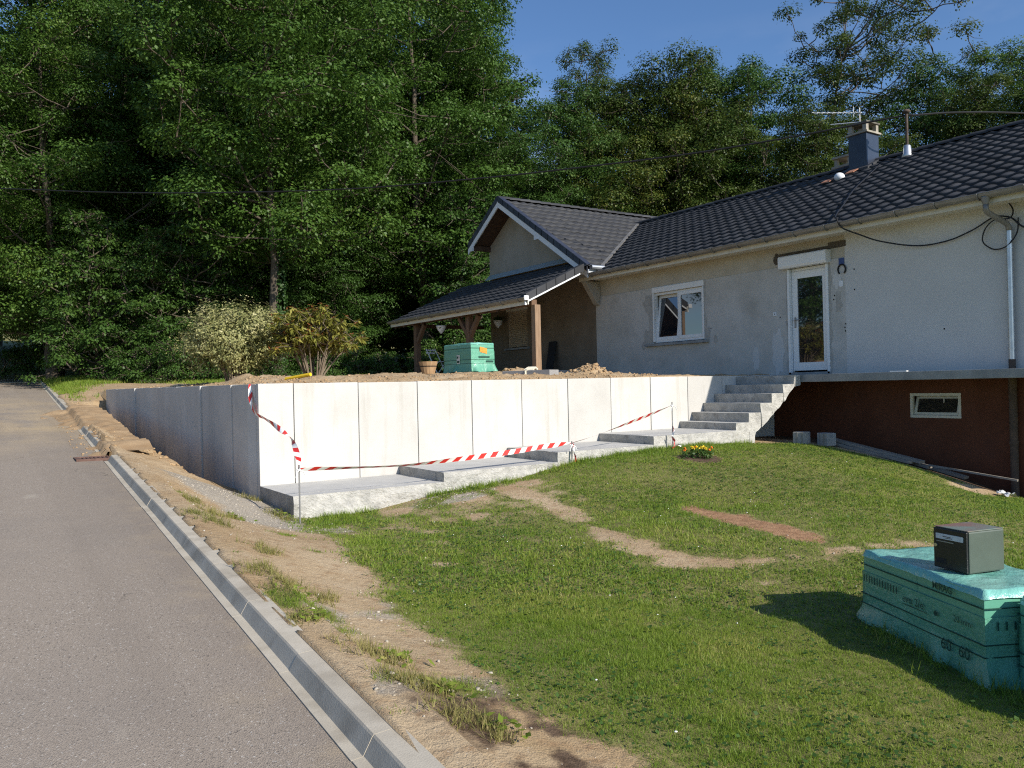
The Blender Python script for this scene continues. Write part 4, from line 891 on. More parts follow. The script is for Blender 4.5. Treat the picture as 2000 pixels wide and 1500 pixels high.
b=MB(); b.obox((17.78,12.33,zmain(17.78)+.03),(.2,0,.2*mp_),(0,.25,0),(0,0,.02)).obox((18.2,11.95,zmain(18.2)+.03),(.22,0,.22*mp_),(0,.22,0),(0,0,.02)); b.build('bare_batten_patch',MT['terracotta'],roof)
b=MB(); b.tube([(19.3,12.45,6.9),(19.3,12.45,8.62)],.016,8); an=b.build('aerial',MT['steel'],house,(19.3,12.45,7))
b=MB(); b.tube([(19.3,12.4,8.48),(19.25,13.77,8.86)],.014,6)
for i in range(9):
    t=i/8; p=Vector((19.3,12.5,8.51)).lerp(Vector((19.25,13.75,8.855)),t); b.tube([p-Vector((.12,0,0)),p+Vector((.12,0,0))],.006,5)
b.build('aerial_boom',MT['whitepaint'],an)
b=MB(); b.tube([(19.3,12.4,8.24),(19.27,13.28,8.41)],.014,6).tube([(19.3,12.62,8.42),(19.3,12.62,8.70)],.008,6); b.build('aerial_boom',MT['whitepaint'],an)
# porch: floor, posts, braces, beams
b=MB(); b.box(12.0,XF-.004,PY0+.1,25.2,1.5,1.985); b.build('porch_floor',MT['paver'],house,bevel=.01)
PYS=[16.86,20.18,23.5]
for i,y in enumerate(PYS):
    m=MT['woodlight'] if i==0 else MT['wood']
    b=MB(); b.box(11.90,12.075,y-.085,y+.085,1.70,3.66); po=b.build('porch_post',m,house,(11.99,y,1.7),bevel=.012)
    b=MB()
    for s in ((-1,1) if i==1 else ((1,) if i==0 else (-1,))):
        b.bar((11.99,y+s*.02,3.05),(11.99,y+s*.55,3.63),.12,.12)
    if i!=0: b.build('brace',m,po,bevel=.006)
b=MB(); b.box(11.905,12.07,PY0+.12,PY1-.1,3.662,3.80); b.build('porch_beam',MT['wood'],house,bevel=.006)
b=MB()
for i in range(13):
    y=PY0+.25+i*.63; 
    if y>17.6: b.obox((PE+.05,y,zporch(PE+.05)-.31),(XF-.02-PE-.05,0,(XF-.02-PE-.05)*PS),(0,.09,0),(0,0,.13))
b.build('rafter',MT['darkwood'],proof)
b=MB(); b.box(12.08,XF-.01,23.42,23.58,3.55,3.66); b.build('tie_beam',MT['darkwood'],house)
def leaf_mesh(name,P,Nrm,L,Wd,mat,rng,org=None,dirs=None,fold=.25,lv=.35):
    """one rhombic leaf (two triangles) at each point"""
    n=len(P); Nrm=np.asarray(Nrm,float)+rng.normal(0,.35,(n,3)); Nrm/=np.linalg.norm(Nrm,axis=1)[:,None]
    d=rng.normal(size=(n,3)) if dirs is None else np.asarray(dirs,float)+rng.normal(0,.25,(n,3))
    d-=Nrm*(d*Nrm).sum(1)[:,None]; d/=np.linalg.norm(d,axis=1)[:,None]+1e-9; s=np.cross(Nrm,d)
    l=L*rng.uniform(1-lv,1+lv,(n,1)); w=Wd*rng.uniform(1-lv,1+lv,(n,1))
    a=P; b=P+d*l*.45+s*w*.5-Nrm*l*fold*.15; c=P+d*l-Nrm*l*fold*.35; e=P+d*l*.45-s*w*.5-Nrm*l*fold*.15
    V=np.stack([a,b,c,e],1).reshape(-1,3)
    if org is not None: V=V-org
    k=np.arange(n)[:,None]*4; return npmesh(name,V,k+np.array([[0,1,2,3]]),[mat])
# ------------------------------------------------------------------ things on and around the house
def gz(x,y): return float(ground(np.array(float(x)),np.array(float(y))))
b=MB(); b.box(XF-.014,XF-.001,9.76,9.88,3.865,4.01); tag(b.build('enamel_plate',MT['blueplate'],bevel=.003),'small blue enamel plate on the wall right of the glazed door','sign')
b=MB(); b.tube([(XF-.02,9.81+.085*math.sin(t),3.78-.10*math.cos(t)*-1) for t in np.linspace(-2.5,2.5,14)],.016,6); tag(b.build('horseshoe',MT['ironblack']),'black iron horseshoe hanging on the wall under the blue plate','horseshoe')
b=MB(); b.box(XF-.012,XF-.001,9.80,9.88,3.44,3.56); tag(b.build('wall_patch_plate',MT['whitepaint'],bevel=.003),'small pale square plate on the wall below the horseshoe','plate')
sw=thing('bell_button','small white doorbell button on the plaster left of the glazed door','doorbell',(XF,11.46,2.95))
MB().box(XF-.014,XF-.001,11.42,11.50,2.99,3.07).build('button_plate',MT['whitepaint'],sw,bevel=.003); MB().box(XF-.02,XF-.0145,11.45,11.47,3.02,3.04).build('button',MT['black'],sw)
rz=lambda x:zmain(x)+.03
def cable(name,P,r,label,m='black',cat='cable'):
    # smooth the path
    P=[Vector(p) for p in P]; Q=[]
    for i in range(len(P)-1):
        p0,p1,p2,p3=P[max(i-1,0)],P[i],P[i+1],P[min(i+2,len(P)-1)]
        for k in range(6):
            t=k/6; Q.append(.5*((2*p1)+(p2-p0)*t+(2*p0-5*p1+4*p2-p3)*t*t+(3*p1-p0-3*p2+p3)*t**3))
    Q.append(P[-1]); b=MB(); b.tube(Q,r,6); return tag(b.build(name,MT[m]),label,cat)
cable('wall_cable',[(18.3,11.3,rz(18.3)),(17.3,11.0,rz(17.3)),(16.2,10.65,rz(16.2)),(15.2,10.2,rz(15.2)),(14.5,9.9,rz(14.5)),(14.0,9.6,4.72),(13.78,9.42,4.66),(13.85,9.36,4.48),(14.1,9.15,4.33),(14.3,8.85,4.17),(14.42,8.23,4.0),(14.43,7.67,4.0),(14.43,7.22,4.12),(14.43,6.88,4.27),(14.44,6.62,4.22),(14.44,6.45,4.05),(14.44,6.2,3.9)],.014,'long black cable sagging from the roof across the white wall to the downpipe')
cable('wall_cable',[(14.45,6.7,4.55),(14.44,6.58,4.35),(14.37,6.60,4.20),(14.40,6.85,4.22),(14.43,7.02,4.10),(14.43,7.07,3.9),(14.43,6.95,3.76),(14.43,6.82,3.72),(14.38,6.64,3.76),(14.43,6.52,3.95),(14.44,6.5,4.2)],.012,'black cable coiled in a loop around the top of the downpipe')
cable('overhead_line',[(-3.5,39.5,9.9),(.94,33.99,9.04),(4.16,29.83,8.38),(7.04,26.14,7.93),(9.72,22.68,7.62),(12.22,19.46,7.52),(14.04,17.12,7.52),(15.72,14.96,7.56),(17.27,12.96,7.70),(18.29,11.65,7.84),(18.78,11.02,7.9),(19.19,10.75,7.93),(19.99,10.55,8.05),(21.27,10.22,8.18),(22.41,9.89,8.25),(24.3,9.25,8.31),(40,4,9.2)],.022,'black overhead line crossing in front of the trees to the roof','cable' if False else 'black')
# pole and barrier tape
def tape(name,P,w,label,roll,pitch=.21,ph=0):
    P=[Vector(p) for p in P]; Q=[]
    for i in range(len(P)-1):
        p0,p1,p2,p3=P[max(i-1,0)],P[i],P[i+1],P[min(i+2,len(P)-1)]
        for k in range(40):
            t=k/40; Q.append(.5*((2*p1)+(p2-p0)*t+(2*p0-5*p1+4*p2-p3)*t*t+(3*p1-p0-3*p2+p3)*t**3))
    Q.append(P[-1]); L=[0]
    for a,c in zip(Q[:-1],Q[1:]): L.append(L[-1]+(c-a).length)
    T=L[-1]; n=max(6,int(T/.018)); b=MB()
    def at(s):
        s=min(max(s,0),T-1e-6); i=max(0,int(np.searchsorted(L,s))-1); f=(s-L[i])/max(1e-9,L[i+1]-L[i]); return Q[i].lerp(Q[i+1],f),(Q[i+1]-Q[i]).normalized()
    V=[];F=[];mi=[]
    for i in range(n+1):
        s=T*i/n; sk=.035
        row=[]
        for k in (-.5,0,.5):
            p,d=at(s+sk*k*2*(0 if i in (0,n) else 1)); a=roll(s/T); side=Vector((0,0,1))-d*d.z; side.normalize(); nn=d.cross(side); ww=w*(.25+.75*min(1,min(s,T-s)/.25))
            row.append(p+(side*math.cos(a)+nn*math.sin(a))*k*ww)
        V+=row
    for i in range(n):
        col=int(((T*(i+.5)/n)+ph)/(pitch/2))%2
        for k in (0,1): F.append([i*3+k,i*3+k+1,i*3+k+4,i*3+k+3]); mi.append(col)
    b.v=V; b.f=F; b.m=mi
    return tag(b.build(name,[MT['red'],MT['tapewhite']]),label,'barrier tape',None)
tape('barrier_tape',[(3.36,11.9,1.715),(3.325,11.83,1.69),(3.315,11.72,1.44),(3.325,11.56,1.30),(3.37,11.3,1.23),(3.45,10.6,1.03),(3.41,10.2,.92),(3.35,9.85,.74),(3.30,9.71,.66)],.07,'red and white barrier tape hanging from the wall corner down to the first rod',lambda t:2.6*math.sin(t*5)+1.2)
tape('barrier_tape',[(3.30,9.71,.66),(3.35,9.72,.645),(4.11,9.8,.60),(4.87,9.86,.575),(5.71,9.93,.595),(6.62,10.0,.63),(7.21,10.04,.67),(7.77,10.06,.69)],.072,'long red and white barrier tape stretched low along the wide landings',lambda t:.5+.7*math.sin(t*6),.215)
tape('barrier_tape',[(7.77,10.06,.69),(8.22,10.05,.775),(8.86,10.03,.935),(9.41,10.01,1.075),(9.88,9.98,1.21)],.07,'red and white barrier tape rising to the rod at the steps',lambda t:1.0+.35*math.sin(t*7),.2)
def scarf(P,label,w=.075): return tape('tape_end',P,w,label,lambda t:.9*math.sin(t*4)+.4,.26,.05)
scarf([(7.77,10.055,.70),(7.80,10.03,.66),(7.79,10.02,.58),(7.81,10.0,.47),(7.80,10.01,.38)],'loose knotted tape end dangling at the landing corner')
scarf([(9.88,9.965,.86),(9.885,9.95,.78),(9.86,9.96,.70),(9.89,9.94,.60),(9.87,9.93,.52)],'loose tape end wrapped round the rod near the steps')
scarf([(9.80,9.90,.50),(9.86,9.88,.53),(9.90,9.89,.56),(9.96,9.86,.52)],'crumpled tape end lying on the grass at the foot of the rod',.10)
def rod(x,y,zt,label):
    z0=gz(x,y)-.15; t=thing('steel_rod',label,'rod',(x,y,z0+.15),'steel rods holding the barrier tape'); b=MB(); b.tube([(x,y,z0),(x+.004,y,zt)],.0105,8); b.build('rod',MT['steel'],t)
    b=MB(); b.tube([(x+.02*math.cos(a),y+.02*math.sin(a),zt-.06+.012*math.sin(3*a)) for a in np.linspace(0,6.2,10)],.009,5).tube([(x,y-.02,zt-.06),(x+.05,y-.04,zt-.09),(x+.07,y-.045,zt-.14)],.006,5).tube([(x,y-.02,zt-.06),(x-.04,y-.03,zt-.10),(x-.05,y-.03,zt-.15)],.006,5); b.build('tape_knot',MT['tapewhite'],t)
rod(3.295,9.69,.70,'thin grey rod standing by the lowest landing, first in the tape line')
rod(7.775,10.055,.72,'short grey rod at the third landing edge in the middle of the tape line')
rod(9.885,9.98,1.27,'tall grey rod standing in the lawn edge near the steps')
# --- wrapped stacks of tiles
def text(s,size,o,u,v,parent,mat='print',bold=.0):
    cu=bpy.data.curves.new('t','FONT'); cu.body=s; cu.size=size; cu.offset=bold; cu.resolution_u=3
    ob=bpy.data.objects.new('t',cu); me=bpy.data.meshes.new_from_object(ob); bpy.data.objects.remove(ob)
    u,v=Vector(u).normalized(),Vector(v).normalized(); n=u.cross(v); m=Matrix((u,v,n)).transposed().to_4x4(); m.translation=Vector(o); me.transform(m)
    me.transform(Matrix.Translation(-ORG[parent])); me.materials.clear(); me.materials.append(MT[mat]); return link('lettering',me,parent,ORG[parent])
def stack(N,a,w,L,W,z0,zt,label,zg,detail,seed):
    """N near corner, a unit vector along the long side, w along the short side"""
    a=Vector((*a,0)).normalized(); w=Vector((*w,0)).normalized(); N=Vector((N[0],N[1],0)); rr=random.Random(seed); up=Vector((0,0,1))
    c=N+a*L/2+w*W/2; t=thing('tile_stack',label,'wrapped pallet',(c.x,c.y,zg))
    def P(i,j,z): return N+a*(L*i)+w*(W*j)+up*z
    zc=z0+(zt-z0)*.20
    # wooden pallet feet under the cartons
    b=MB()
    for j in (0,.42,.84): b.obox(P(.02,j,z0-.0),a*L*.96,w*W*.14,up*.09)
    b.build('pallet_bearer',MT['plank'],t)
    b=MB(); n=4
    nb=5; hz=(zt-zc+.05)/nb
    for k in range(nb):
        o=rr.uniform(-.003,.003); b.obox(P(0,0,z0+.10+k*(zt-z0-.104)/nb)+a*o+w*o,a*L*.498,w*W,up*((zt-z0-.104)/nb-.002)); b.obox(P(.502,0,z0+.10+k*(zt-z0-.104)/nb)-a*o+w*o,a*L*.498,w*W,up*((zt-z0-.104)/nb-.002))
    b.build('cartons',MT['card'],t,bevel=.004)
    # shrink film: thin sheets close to the cartons, creased, flaring at the foot
    def sheet(name,f,nu,nv,mat):
        V=[f(i/nu,j/nv) for j in range(nv+1) for i in range(nu+1)]; F=[[j*(nu+1)+i,j*(nu+1)+i+1,(j+1)*(nu+1)+i+1,(j+1)*(nu+1)+i] for j in range(nv) for i in range(nu)]
        b=MB(); b.add(V,F); return b.build(name,mat,t,smooth=True)
    nz_=lambda x,y,s,k: float(fbm(np.array(x),np.array(y),s,seed*10+k,3))
    def topf(u,v):
        i,j=-.012+1.024*u,-.02+1.04*v; z=zt+.008+.016*nz_(i*L+3,j*W,.25,1)+.006*abs(nz_(i*L,j*W+9,.08,2)); e=max(abs(u-.5),abs(v-.5))*2
        if e>.985: z=zt-.03-.012*abs(nz_(i*L,j*W,.15,3))
        return P(i,j,z)
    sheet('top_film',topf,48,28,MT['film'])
    per=[(0,0),(1,0),(1,1),(0,1),(0,0)]
    def skirt(u,v):
        s=u*4; k=min(3,int(s)); f=s-k; i=per[k][0]*(1-f)+per[k+1][0]*f; j=per[k][1]*(1-f)+per[k+1][1]*f
        out=(a*((i-.5)*L)+w*((j-.5)*W)); out.normalize(); z=zt-.26*(zt-z0)-v*(zt-z0)*.70
        fl=.010+.085*max(0,v-.62)**1.3*(1.4+3*nz_(u*9,0,.5,4))*2+.012*abs(nz_(u*14,v*1.0,.3,5))
        return P(i,j,z-.04*max(0,nz_(u*11,3,.6,6))*(v>.85)*2)+out*max(.004,fl)
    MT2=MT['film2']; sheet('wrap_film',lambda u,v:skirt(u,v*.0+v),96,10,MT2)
    for k,(fr,th) in enumerate(((.17,.006),(.56,.007),(.69,.006))):
        z=zt-(zt-z0)*fr; b=MB(); e=.016
        b.obox(P(0,0,z)-a*e-w*e,a*(L+2*e),w*.003,up*th).obox(P(0,1,z)-a*e+w*(e-.003),a*(L+2*e),w*.003,up*th).obox(P(0,0,z)-a*e-w*(e-.004),a*.003,w*(W+2*e-.008),up*th).obox(P(1,0,z)+a*(e-.003)-w*(e-.004),a*.003,w*(W+2*e-.008),up*th); b.build('print_band',MT['print'],t)
    return t,P,a,w
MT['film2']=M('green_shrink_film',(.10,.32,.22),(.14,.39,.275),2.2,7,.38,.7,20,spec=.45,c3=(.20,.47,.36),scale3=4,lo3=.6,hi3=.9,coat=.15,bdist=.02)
A=Vector((.438,.899)); Wd=Vector((.899,-.438))
N1=(4.885,2.435)
t,P,a,w=stack(N1,A,Wd,1.25,.62,-.215,.33,'green film wrapped tile stack on the lawn with the mailbox on top',-.2,True,3)
up=Vector((0,0,1)); off=-w*.026
def onface(fr_from_near,z): return P(fr_from_near,0,z)+off
u_=-a                                   # reading direction on the shaded long side
text('MIRAG',.062,onface(.345,.262),u_,up,t,bold=.0015)
text('20 mm',.056,onface(.19,.105),u_,up,t); text('60  60',.105,onface(.29,-.095),u_,up,t)
text('evo 2/e',.075,onface(.60,.095),u_,up,t)
b=MB()
for i in range(13): b.obox(onface(.965-.026*i,.125),u_*.010,up*.05,-w*.001)
b.lathe((0,0,0),[(.001,0),(.001,.0005)],3) if False else None
b.prism([(.02*math.cos(k*.45),.02*math.sin(k*.45)) for k in range(14)],'z',0,.001) if False else None
b.build('print_ticks',MT['print'],t)
b=MB(); cc=onface(.325,.105); b.add([cc+(u_*math.cos(k*.4488)+up*math.sin(k*.4488))*.017 for k in range(14)],[tuple(range(14))]); b.obox(onface(.60,.078),u_*.26,up*.004,-w*.001); b.build('print_dot',MT['print'],t)
for i in range(6):
    if i==0: b=MB()
    b.obox(P(0,.10+i*.09,.115)-a*.026,w*.010,up*.05,-a*.001)
b.build('print_ticks',MT['print'],t)
t2,P2,a2,w2=stack((5.035-.438*.98,2.325-.899*.98),A,Wd,.95,.62,-.26,.31,'second green film wrapped tile stack in front of the mailbox stack at the picture edge',-.24,False,4)
N3=(9.20,15.45); zg3=gz(9.5,15.9)
t3,P3,a3,w3=stack(N3,(-.05,1),(1,.05),1.12,.62,zg3-.03,zg3+.63,'green film wrapped tile stack up on the earth terrace before the porch',zg3,False,8)
b=MB(); o=P3(0,.36,zg3+.43)-a3*.019; b.obox(o,(w3*.97+Vector((0,0,-.2)))*.20,Vector((.03,0,.99))*.12,-a3*.001); b.build('sticker',MT['orange'],t3)
b=MB(); o=P3(.5,0,zg3+.18)-w3*.019; b.obox(o,-a3*.13,up*.20,-w3*.001); b.build('paper_label',MT['paper'],t3)
b=MB(); o=P3(.49,0,zg3+.20)-w3*.021; b.obox(o,-a3*.10,up*.05,-w3*.001).obox(P3(.49,0,zg3+.30)-w3*.021,-a3*.06,up*.05,-w3*.001).obox(P3(0,.30,zg3+.30)-a3*.0195,w3*.30,up*.035,-a3*.001).obox(P3(0,.62,zg3+.20)-a3*.0195,w3*.2,up*.04,-a3*.001); b.build('print_block',MT['print'],t3)
# mailbox
mb=thing('mailbox','dark metal mailbox with black front and rusty top lying on a tile stack','mailbox',(5.3,2.75,.345))
m1=Vector((5.245,2.925,.352)); fd=Vector((-.235,-.972,0)).normalized(); dd=Vector((.972,-.235,0)).normalized(); w_,d__,h_=.258,.30,.268
b=MB(); b.obox(m1+dd*.012,fd*w_,dd*d__,up*(h_-.004)); b.build('mailbox_body',MT['mailgreen'],mb,bevel=.010)
b=MB(); b.obox(m1+dd*.004+fd*.002+up*(h_-.0035),fd*(w_-.004),dd*(d__+.006),up*.006); b.build('mailbox_top',MT['mailtop'],mb,bevel=.002)
b=MB(); b.obox(m1+dd*-.006+fd*.004+up*.004,fd*(w_-.008),dd*.016,up*(h_-.010)); fr=b.build('mailbox_front',MT['mailblack'],mb,bevel=.006)
b=MB(); b.obox(m1+dd*-.010+fd*.026+up*.195,fd*.205,dd*.004,up*.034); b.build('name_label',MT['label'],mb)
b=MB(); b.obox(m1+dd*-.0115+fd*.08+up*.211,fd*.06,dd*.001,up*.004).obox(m1+dd*-.0115+fd*.10+up*.203,fd*.05,dd*.001,up*.003); b.build('label_print',MT['ironblack'],mb)
b=MB(); b.obox(m1+dd*-.010+fd*.03+up*.176,fd*.13,dd*.004,up*.006); b.build('slot_lip',MT['steel'],mb)
b=MB(); q=m1+dd*-.007+fd*.026+up*.15; b.tube([q,q-dd*.007],.011,14); b.build('lock',MT['brass'],mb)
b=MB(); b.obox(m1+dd*-.0072+fd*.02+up*.035,fd*.08,dd*.001,up*.035); b.build('embossed_plate',MT['ironblack'],mb)
# --- terrace clutter
def quad_thing(): pass
pk=thing('paver_pack','pack of two flat grey stone slabs strapped with cream cloth on the earth','paver pack',(9.1,13.15,1.8))
o=Vector((8.80,13.58,gz(9,13.2)-.01)); L_=(Vector((9.19,12.61,0))-Vector((8.78,13.61,0))).normalized(); D_=Vector((-L_.y,L_.x,0)); 
for i in range(2):
    b=MB(); b.obox(o+L_*(.56*i),L_*.545,D_*.34,up*.135); b.build('stone_slab',MT['paver'],pk,bevel=.006)
b=MB(); b.obox(o+L_*.53-D_*.004,L_*.05,D_*.348,up*.141); 
for k in range(3): b.tube([o+L_*(.50+.03*k)+D_*.05+up*.145,o+L_*(.56+.05*k)+D_*.10+up*(.19-.02*k),o+L_*(.66+.02*k)+D_*.14+up*.19,o+L_*(.70)+D_*(.2)+up*.15],.022,6)
b.tube([o+L_*.55-D_*.008+up*.13,o+L_*.56-D_*.012+up*.06,o+L_*.54-D_*.012],.014,6); b.build('cloth_strap',MT['strap'],pk)
bs=thing('wooden_tub','pale wooden half barrel tub standing on the earth by the porch post','planter',(0,0,0)); bp=Vector((8.0,15.2,gz(8.0,15.2))); bs.location=bp; ORG[bs]=bp
b=MB(); b.lathe(bp,[(.13,0),(.20,.26),(.185,.26),(.15,.2)],14); b.build('tub',MT['barrel'],bs)
b=MB(); b.lathe(bp,[(.172,.15),(.182,.17)],14); b.build('tub_hoop',MT['ironblack'],bs)
def chair(p,ang,m,label):
    t=thing('folding_chair',label,'chair',p); c,s=math.cos(ang),math.sin(ang); p=Vector(p)
    X=Vector((c,s,0)); Y=Vector((-s,c,0)); f=lambda x,y,z:p+X*x+Y*y+up*z
    b=MB()
    for i in range(4): b.obox(f(-.2,-.19+i*.10,.44),X*.40,Y*.08,up*.018)
    b.build('seat',MT[m],t)
    b=MB()
    for z in (.72,.81): b.obox(f(-.2,.26+(z-.44)*.12,z),X*.40,Y*.015,up*.055)
    b.build('backrest',MT[m],t)
    for sx in (-.2,.2):
        b=MB(); b.bar(f(sx,-.22,0),f(sx,.31,.88),.022); b.build('leg',MT[m],t); b=MB(); b.bar(f(sx*.9,.24,0),f(sx*.9,-.2,.44),.022); b.build('leg',MT[m],t)
zf=1.987
chair((12.5,23.1,zf),.3,'whitepaint','white slatted folding chair under the porch behind the tub')
chair((13.2,22.0,zf),1.2,'redpaint','red slatted folding chair behind the terrace tile stack')
tbt=thing('bistro_table','small dark bistro table under the porch between two folding chairs','table',(12.7,22.5,zf))
b=MB(); b.lathe((12.75,22.45,zf+.70),[(.36,0),(.37,.02),(.36,.03)],20); b.build('table_top',MT['ironblack'],tbt)
for k in range(3):
    a_=k*2.1; b=MB(); b.tube([(12.75+.25*math.cos(a_),22.45+.25*math.sin(a_),zf),(12.75,22.45,zf+.35),(12.75+.2*math.cos(a_),22.45+.2*math.sin(a_),zf+.70)],.013,6); b.build('leg',MT['whitepaint'],tbt)
# leaning board, yellow pipe
b=MB(); b.obox((14.20,19.2,zf),(.24,.10,.92),(-.0,.36,.0),(.02,0,-.005)); tag(b.build('leaning_board',MT['ironblack']),'dark board leaning against the porch wall','board')
b=MB(); y0_=(4.25,12.95); b.tube([(4.35,13.35,gz(4.35,13.35)+.04),(4.6,12.85,gz(4.6,12.85)+.04)],.03,8); tag(b.build('yellow_pipe',MT['yellow']),'short yellow pipe lying on the earth between the two bushes','pipe')
# under the slab
for i,(x,y,r,lab) in enumerate(((12.98,9.92,.3,'grey concrete block under the steps, left one of the pair'),(13.30,9.62,-.2,'grey concrete block under the slab, right one of the pair'))):
    t=thing('concrete_block',lab,'block',(x,y,gz(x,y))); c,s=math.cos(r),math.sin(r); z=gz(x,y)-.02
    X=Vector((s,-c,0)); Y=Vector((c,s,0)); b=MB(); b.obox(Vector((x,y,z)),X*.26,Y*.22,up*.24); b.build('block',MT['block'],t,bevel=.012)
    b=MB(); b.obox(Vector((x,y,z))+X*.06-Y*.004,X*.03,Y*.01,up*.236).obox(Vector((x,y,z))+X*.16-Y*.004,X*.03,Y*.01,up*.236); b.build('block_groove',MT['joint'],t)
PL=[((13.66,9.75),(13.62,7.95),.0,'lowest grey plank at the lawn edge under the slab'),((13.86,9.68),(13.84,7.75),.0,'middle grey plank lying beside the red brown wall'),((13.74,9.70),(13.72,7.82),.055,'grey plank lying on top of two others under the slab'),((14.10,9.4),(14.16,7.3),.0,'long grey plank against the foot of the basement wall')]
for (a0,a1,dz,lab) in PL:
    z0,z1=gz(*a0),gz(*a1); zm=gz((a0[0]+a1[0])/2,(a0[1]+a1[1])/2); lift=max(0,zm-(z0+z1)/2)
    b=MB(); b.bar((a0[0],a0[1],z0+.03+dz+lift),(a1[0],a1[1],z1+.03+dz+lift),.17,.045); tag(b.build('plank',MT['plank'],bevel=.004),lab,'plank','planks under the slab')
b=MB(); b.bar((13.80,7.75,gz(13.8,7.75)+.09),(13.95,6.38,gz(13.95,6.38)+.28),.04,.03); tag(b.build('wooden_batten',MT['plank']),'thin pale wooden batten pointing to the rusty drain pipe','batten')
b=MB(); b.box(13.52,13.58,7.95,8.26,1.700,1.716); tag(b.build('plastic_strip',MT['tapewhite']),'short white plastic strip lying on the slab edge','strip')
qx,qy=np.meshgrid(np.linspace(12.8,13.12,15),np.linspace(5.98,6.2,11)); qz=ground(qx,qy)+.02+.11*np.abs(fbm(qx,qy,.11,77,3)); ii=np.arange(165).reshape(11,15)
tag(link('plastic_scrap',npmesh('plastic_scrap',np.stack([qx+.05*fbm(qx,qy,.2,78,2),qy+.05*fbm(qx,qy,.2,79,2),qz],-1).reshape(-1,3),np.stack([ii[:-1,:-1],ii[:-1,1:],ii[1:,1:],ii[1:,:-1]],-1).reshape(-1,4),[MT['clearfilm']])),'crumpled clear plastic sheet on bare earth near the drain pipe','plastic sheet')
# wall and hanging planters
def pot(c,label,hang=None):
    c=Vector(c); t=thing('hanging_pot',label,'plant pot',c); b=MB(); b.lathe(c,[(.02,0),(.10,.10),(.155,.22),(.165,.24),(.15,.24),(.13,.18)],16); b.build('pot',MT['whitepaint'],t,smooth=True)
    rng=np.random.default_rng(int(c.y*10)); n=160; d=rng.normal(size=(n,3)); d/=np.linalg.norm(d,axis=1)[:,None]; Pn=np.array(c)+[0,0,.27]+d*[.17,.17,.12]*rng.uniform(.3,1,(n,1)); me=leaf_mesh('pot_plant',Pn,d+[0,0,.6],.09,.035,MT['bushleaf'],rng,np.array(ORG[t])); link('pot_plant',me,t,ORG[t])
    b=MB()
    if hang:
        for k in range(3): b.tube([c+Vector((.15*math.cos(k*2.1),.15*math.sin(k*2.1),.24)),Vector(hang)],.004,4)
    else: b.tube([c+Vector((.16,0,.2)),c+Vector((.19,0,.2))],.01,5)
    b.build('hanger',MT['ironblack'],t)
pot((14.25,22.17,3.50),'white pot of green leaves hanging on the porch wall by the roller shutter')
pot((12.0,21.9,3.26),'white pot hanging from the porch beam between two timber posts',(12.0,21.9,3.66))
# ------------------------------------------------------------------ vegetation
def tubes(paths,sides=6):
    V=[];F=[];k=0; an=np.linspace(0,2*np.pi,sides,endpoint=False)
    for P,Rd in paths:
        P=np.asarray(P,float); n=len(P); d=np.gradient(P,axis=0); d/=np.linalg.norm(d,axis=1)[:,None]+1e-9
        ref=np.array([0,0,1.]) if abs(d[0,2])<.9 else np.array([1.,0,0]); x=np.cross(d,ref); x/=np.linalg.norm(x,axis=1)[:,None]+1e-9; y=np.cross(d,x)
        V.append((P[:,None]+(x[:,None]*np.cos(an)[None,:,None]+y[:,None]*np.sin(an)[None,:,None])*np.asarray(Rd)[:,None,None]).reshape(-1,3))
        i=np.arange(n-1)[:,None]*sides; j=np.arange(sides)[None]; jn=(j+1)%sides
        F.append((np.stack([i+j,i+jn,i+sides+jn,i+sides+j],-1)+k).reshape(-1,4)); k+=n*sides
    return np.concatenate(V),np.concatenate(F)
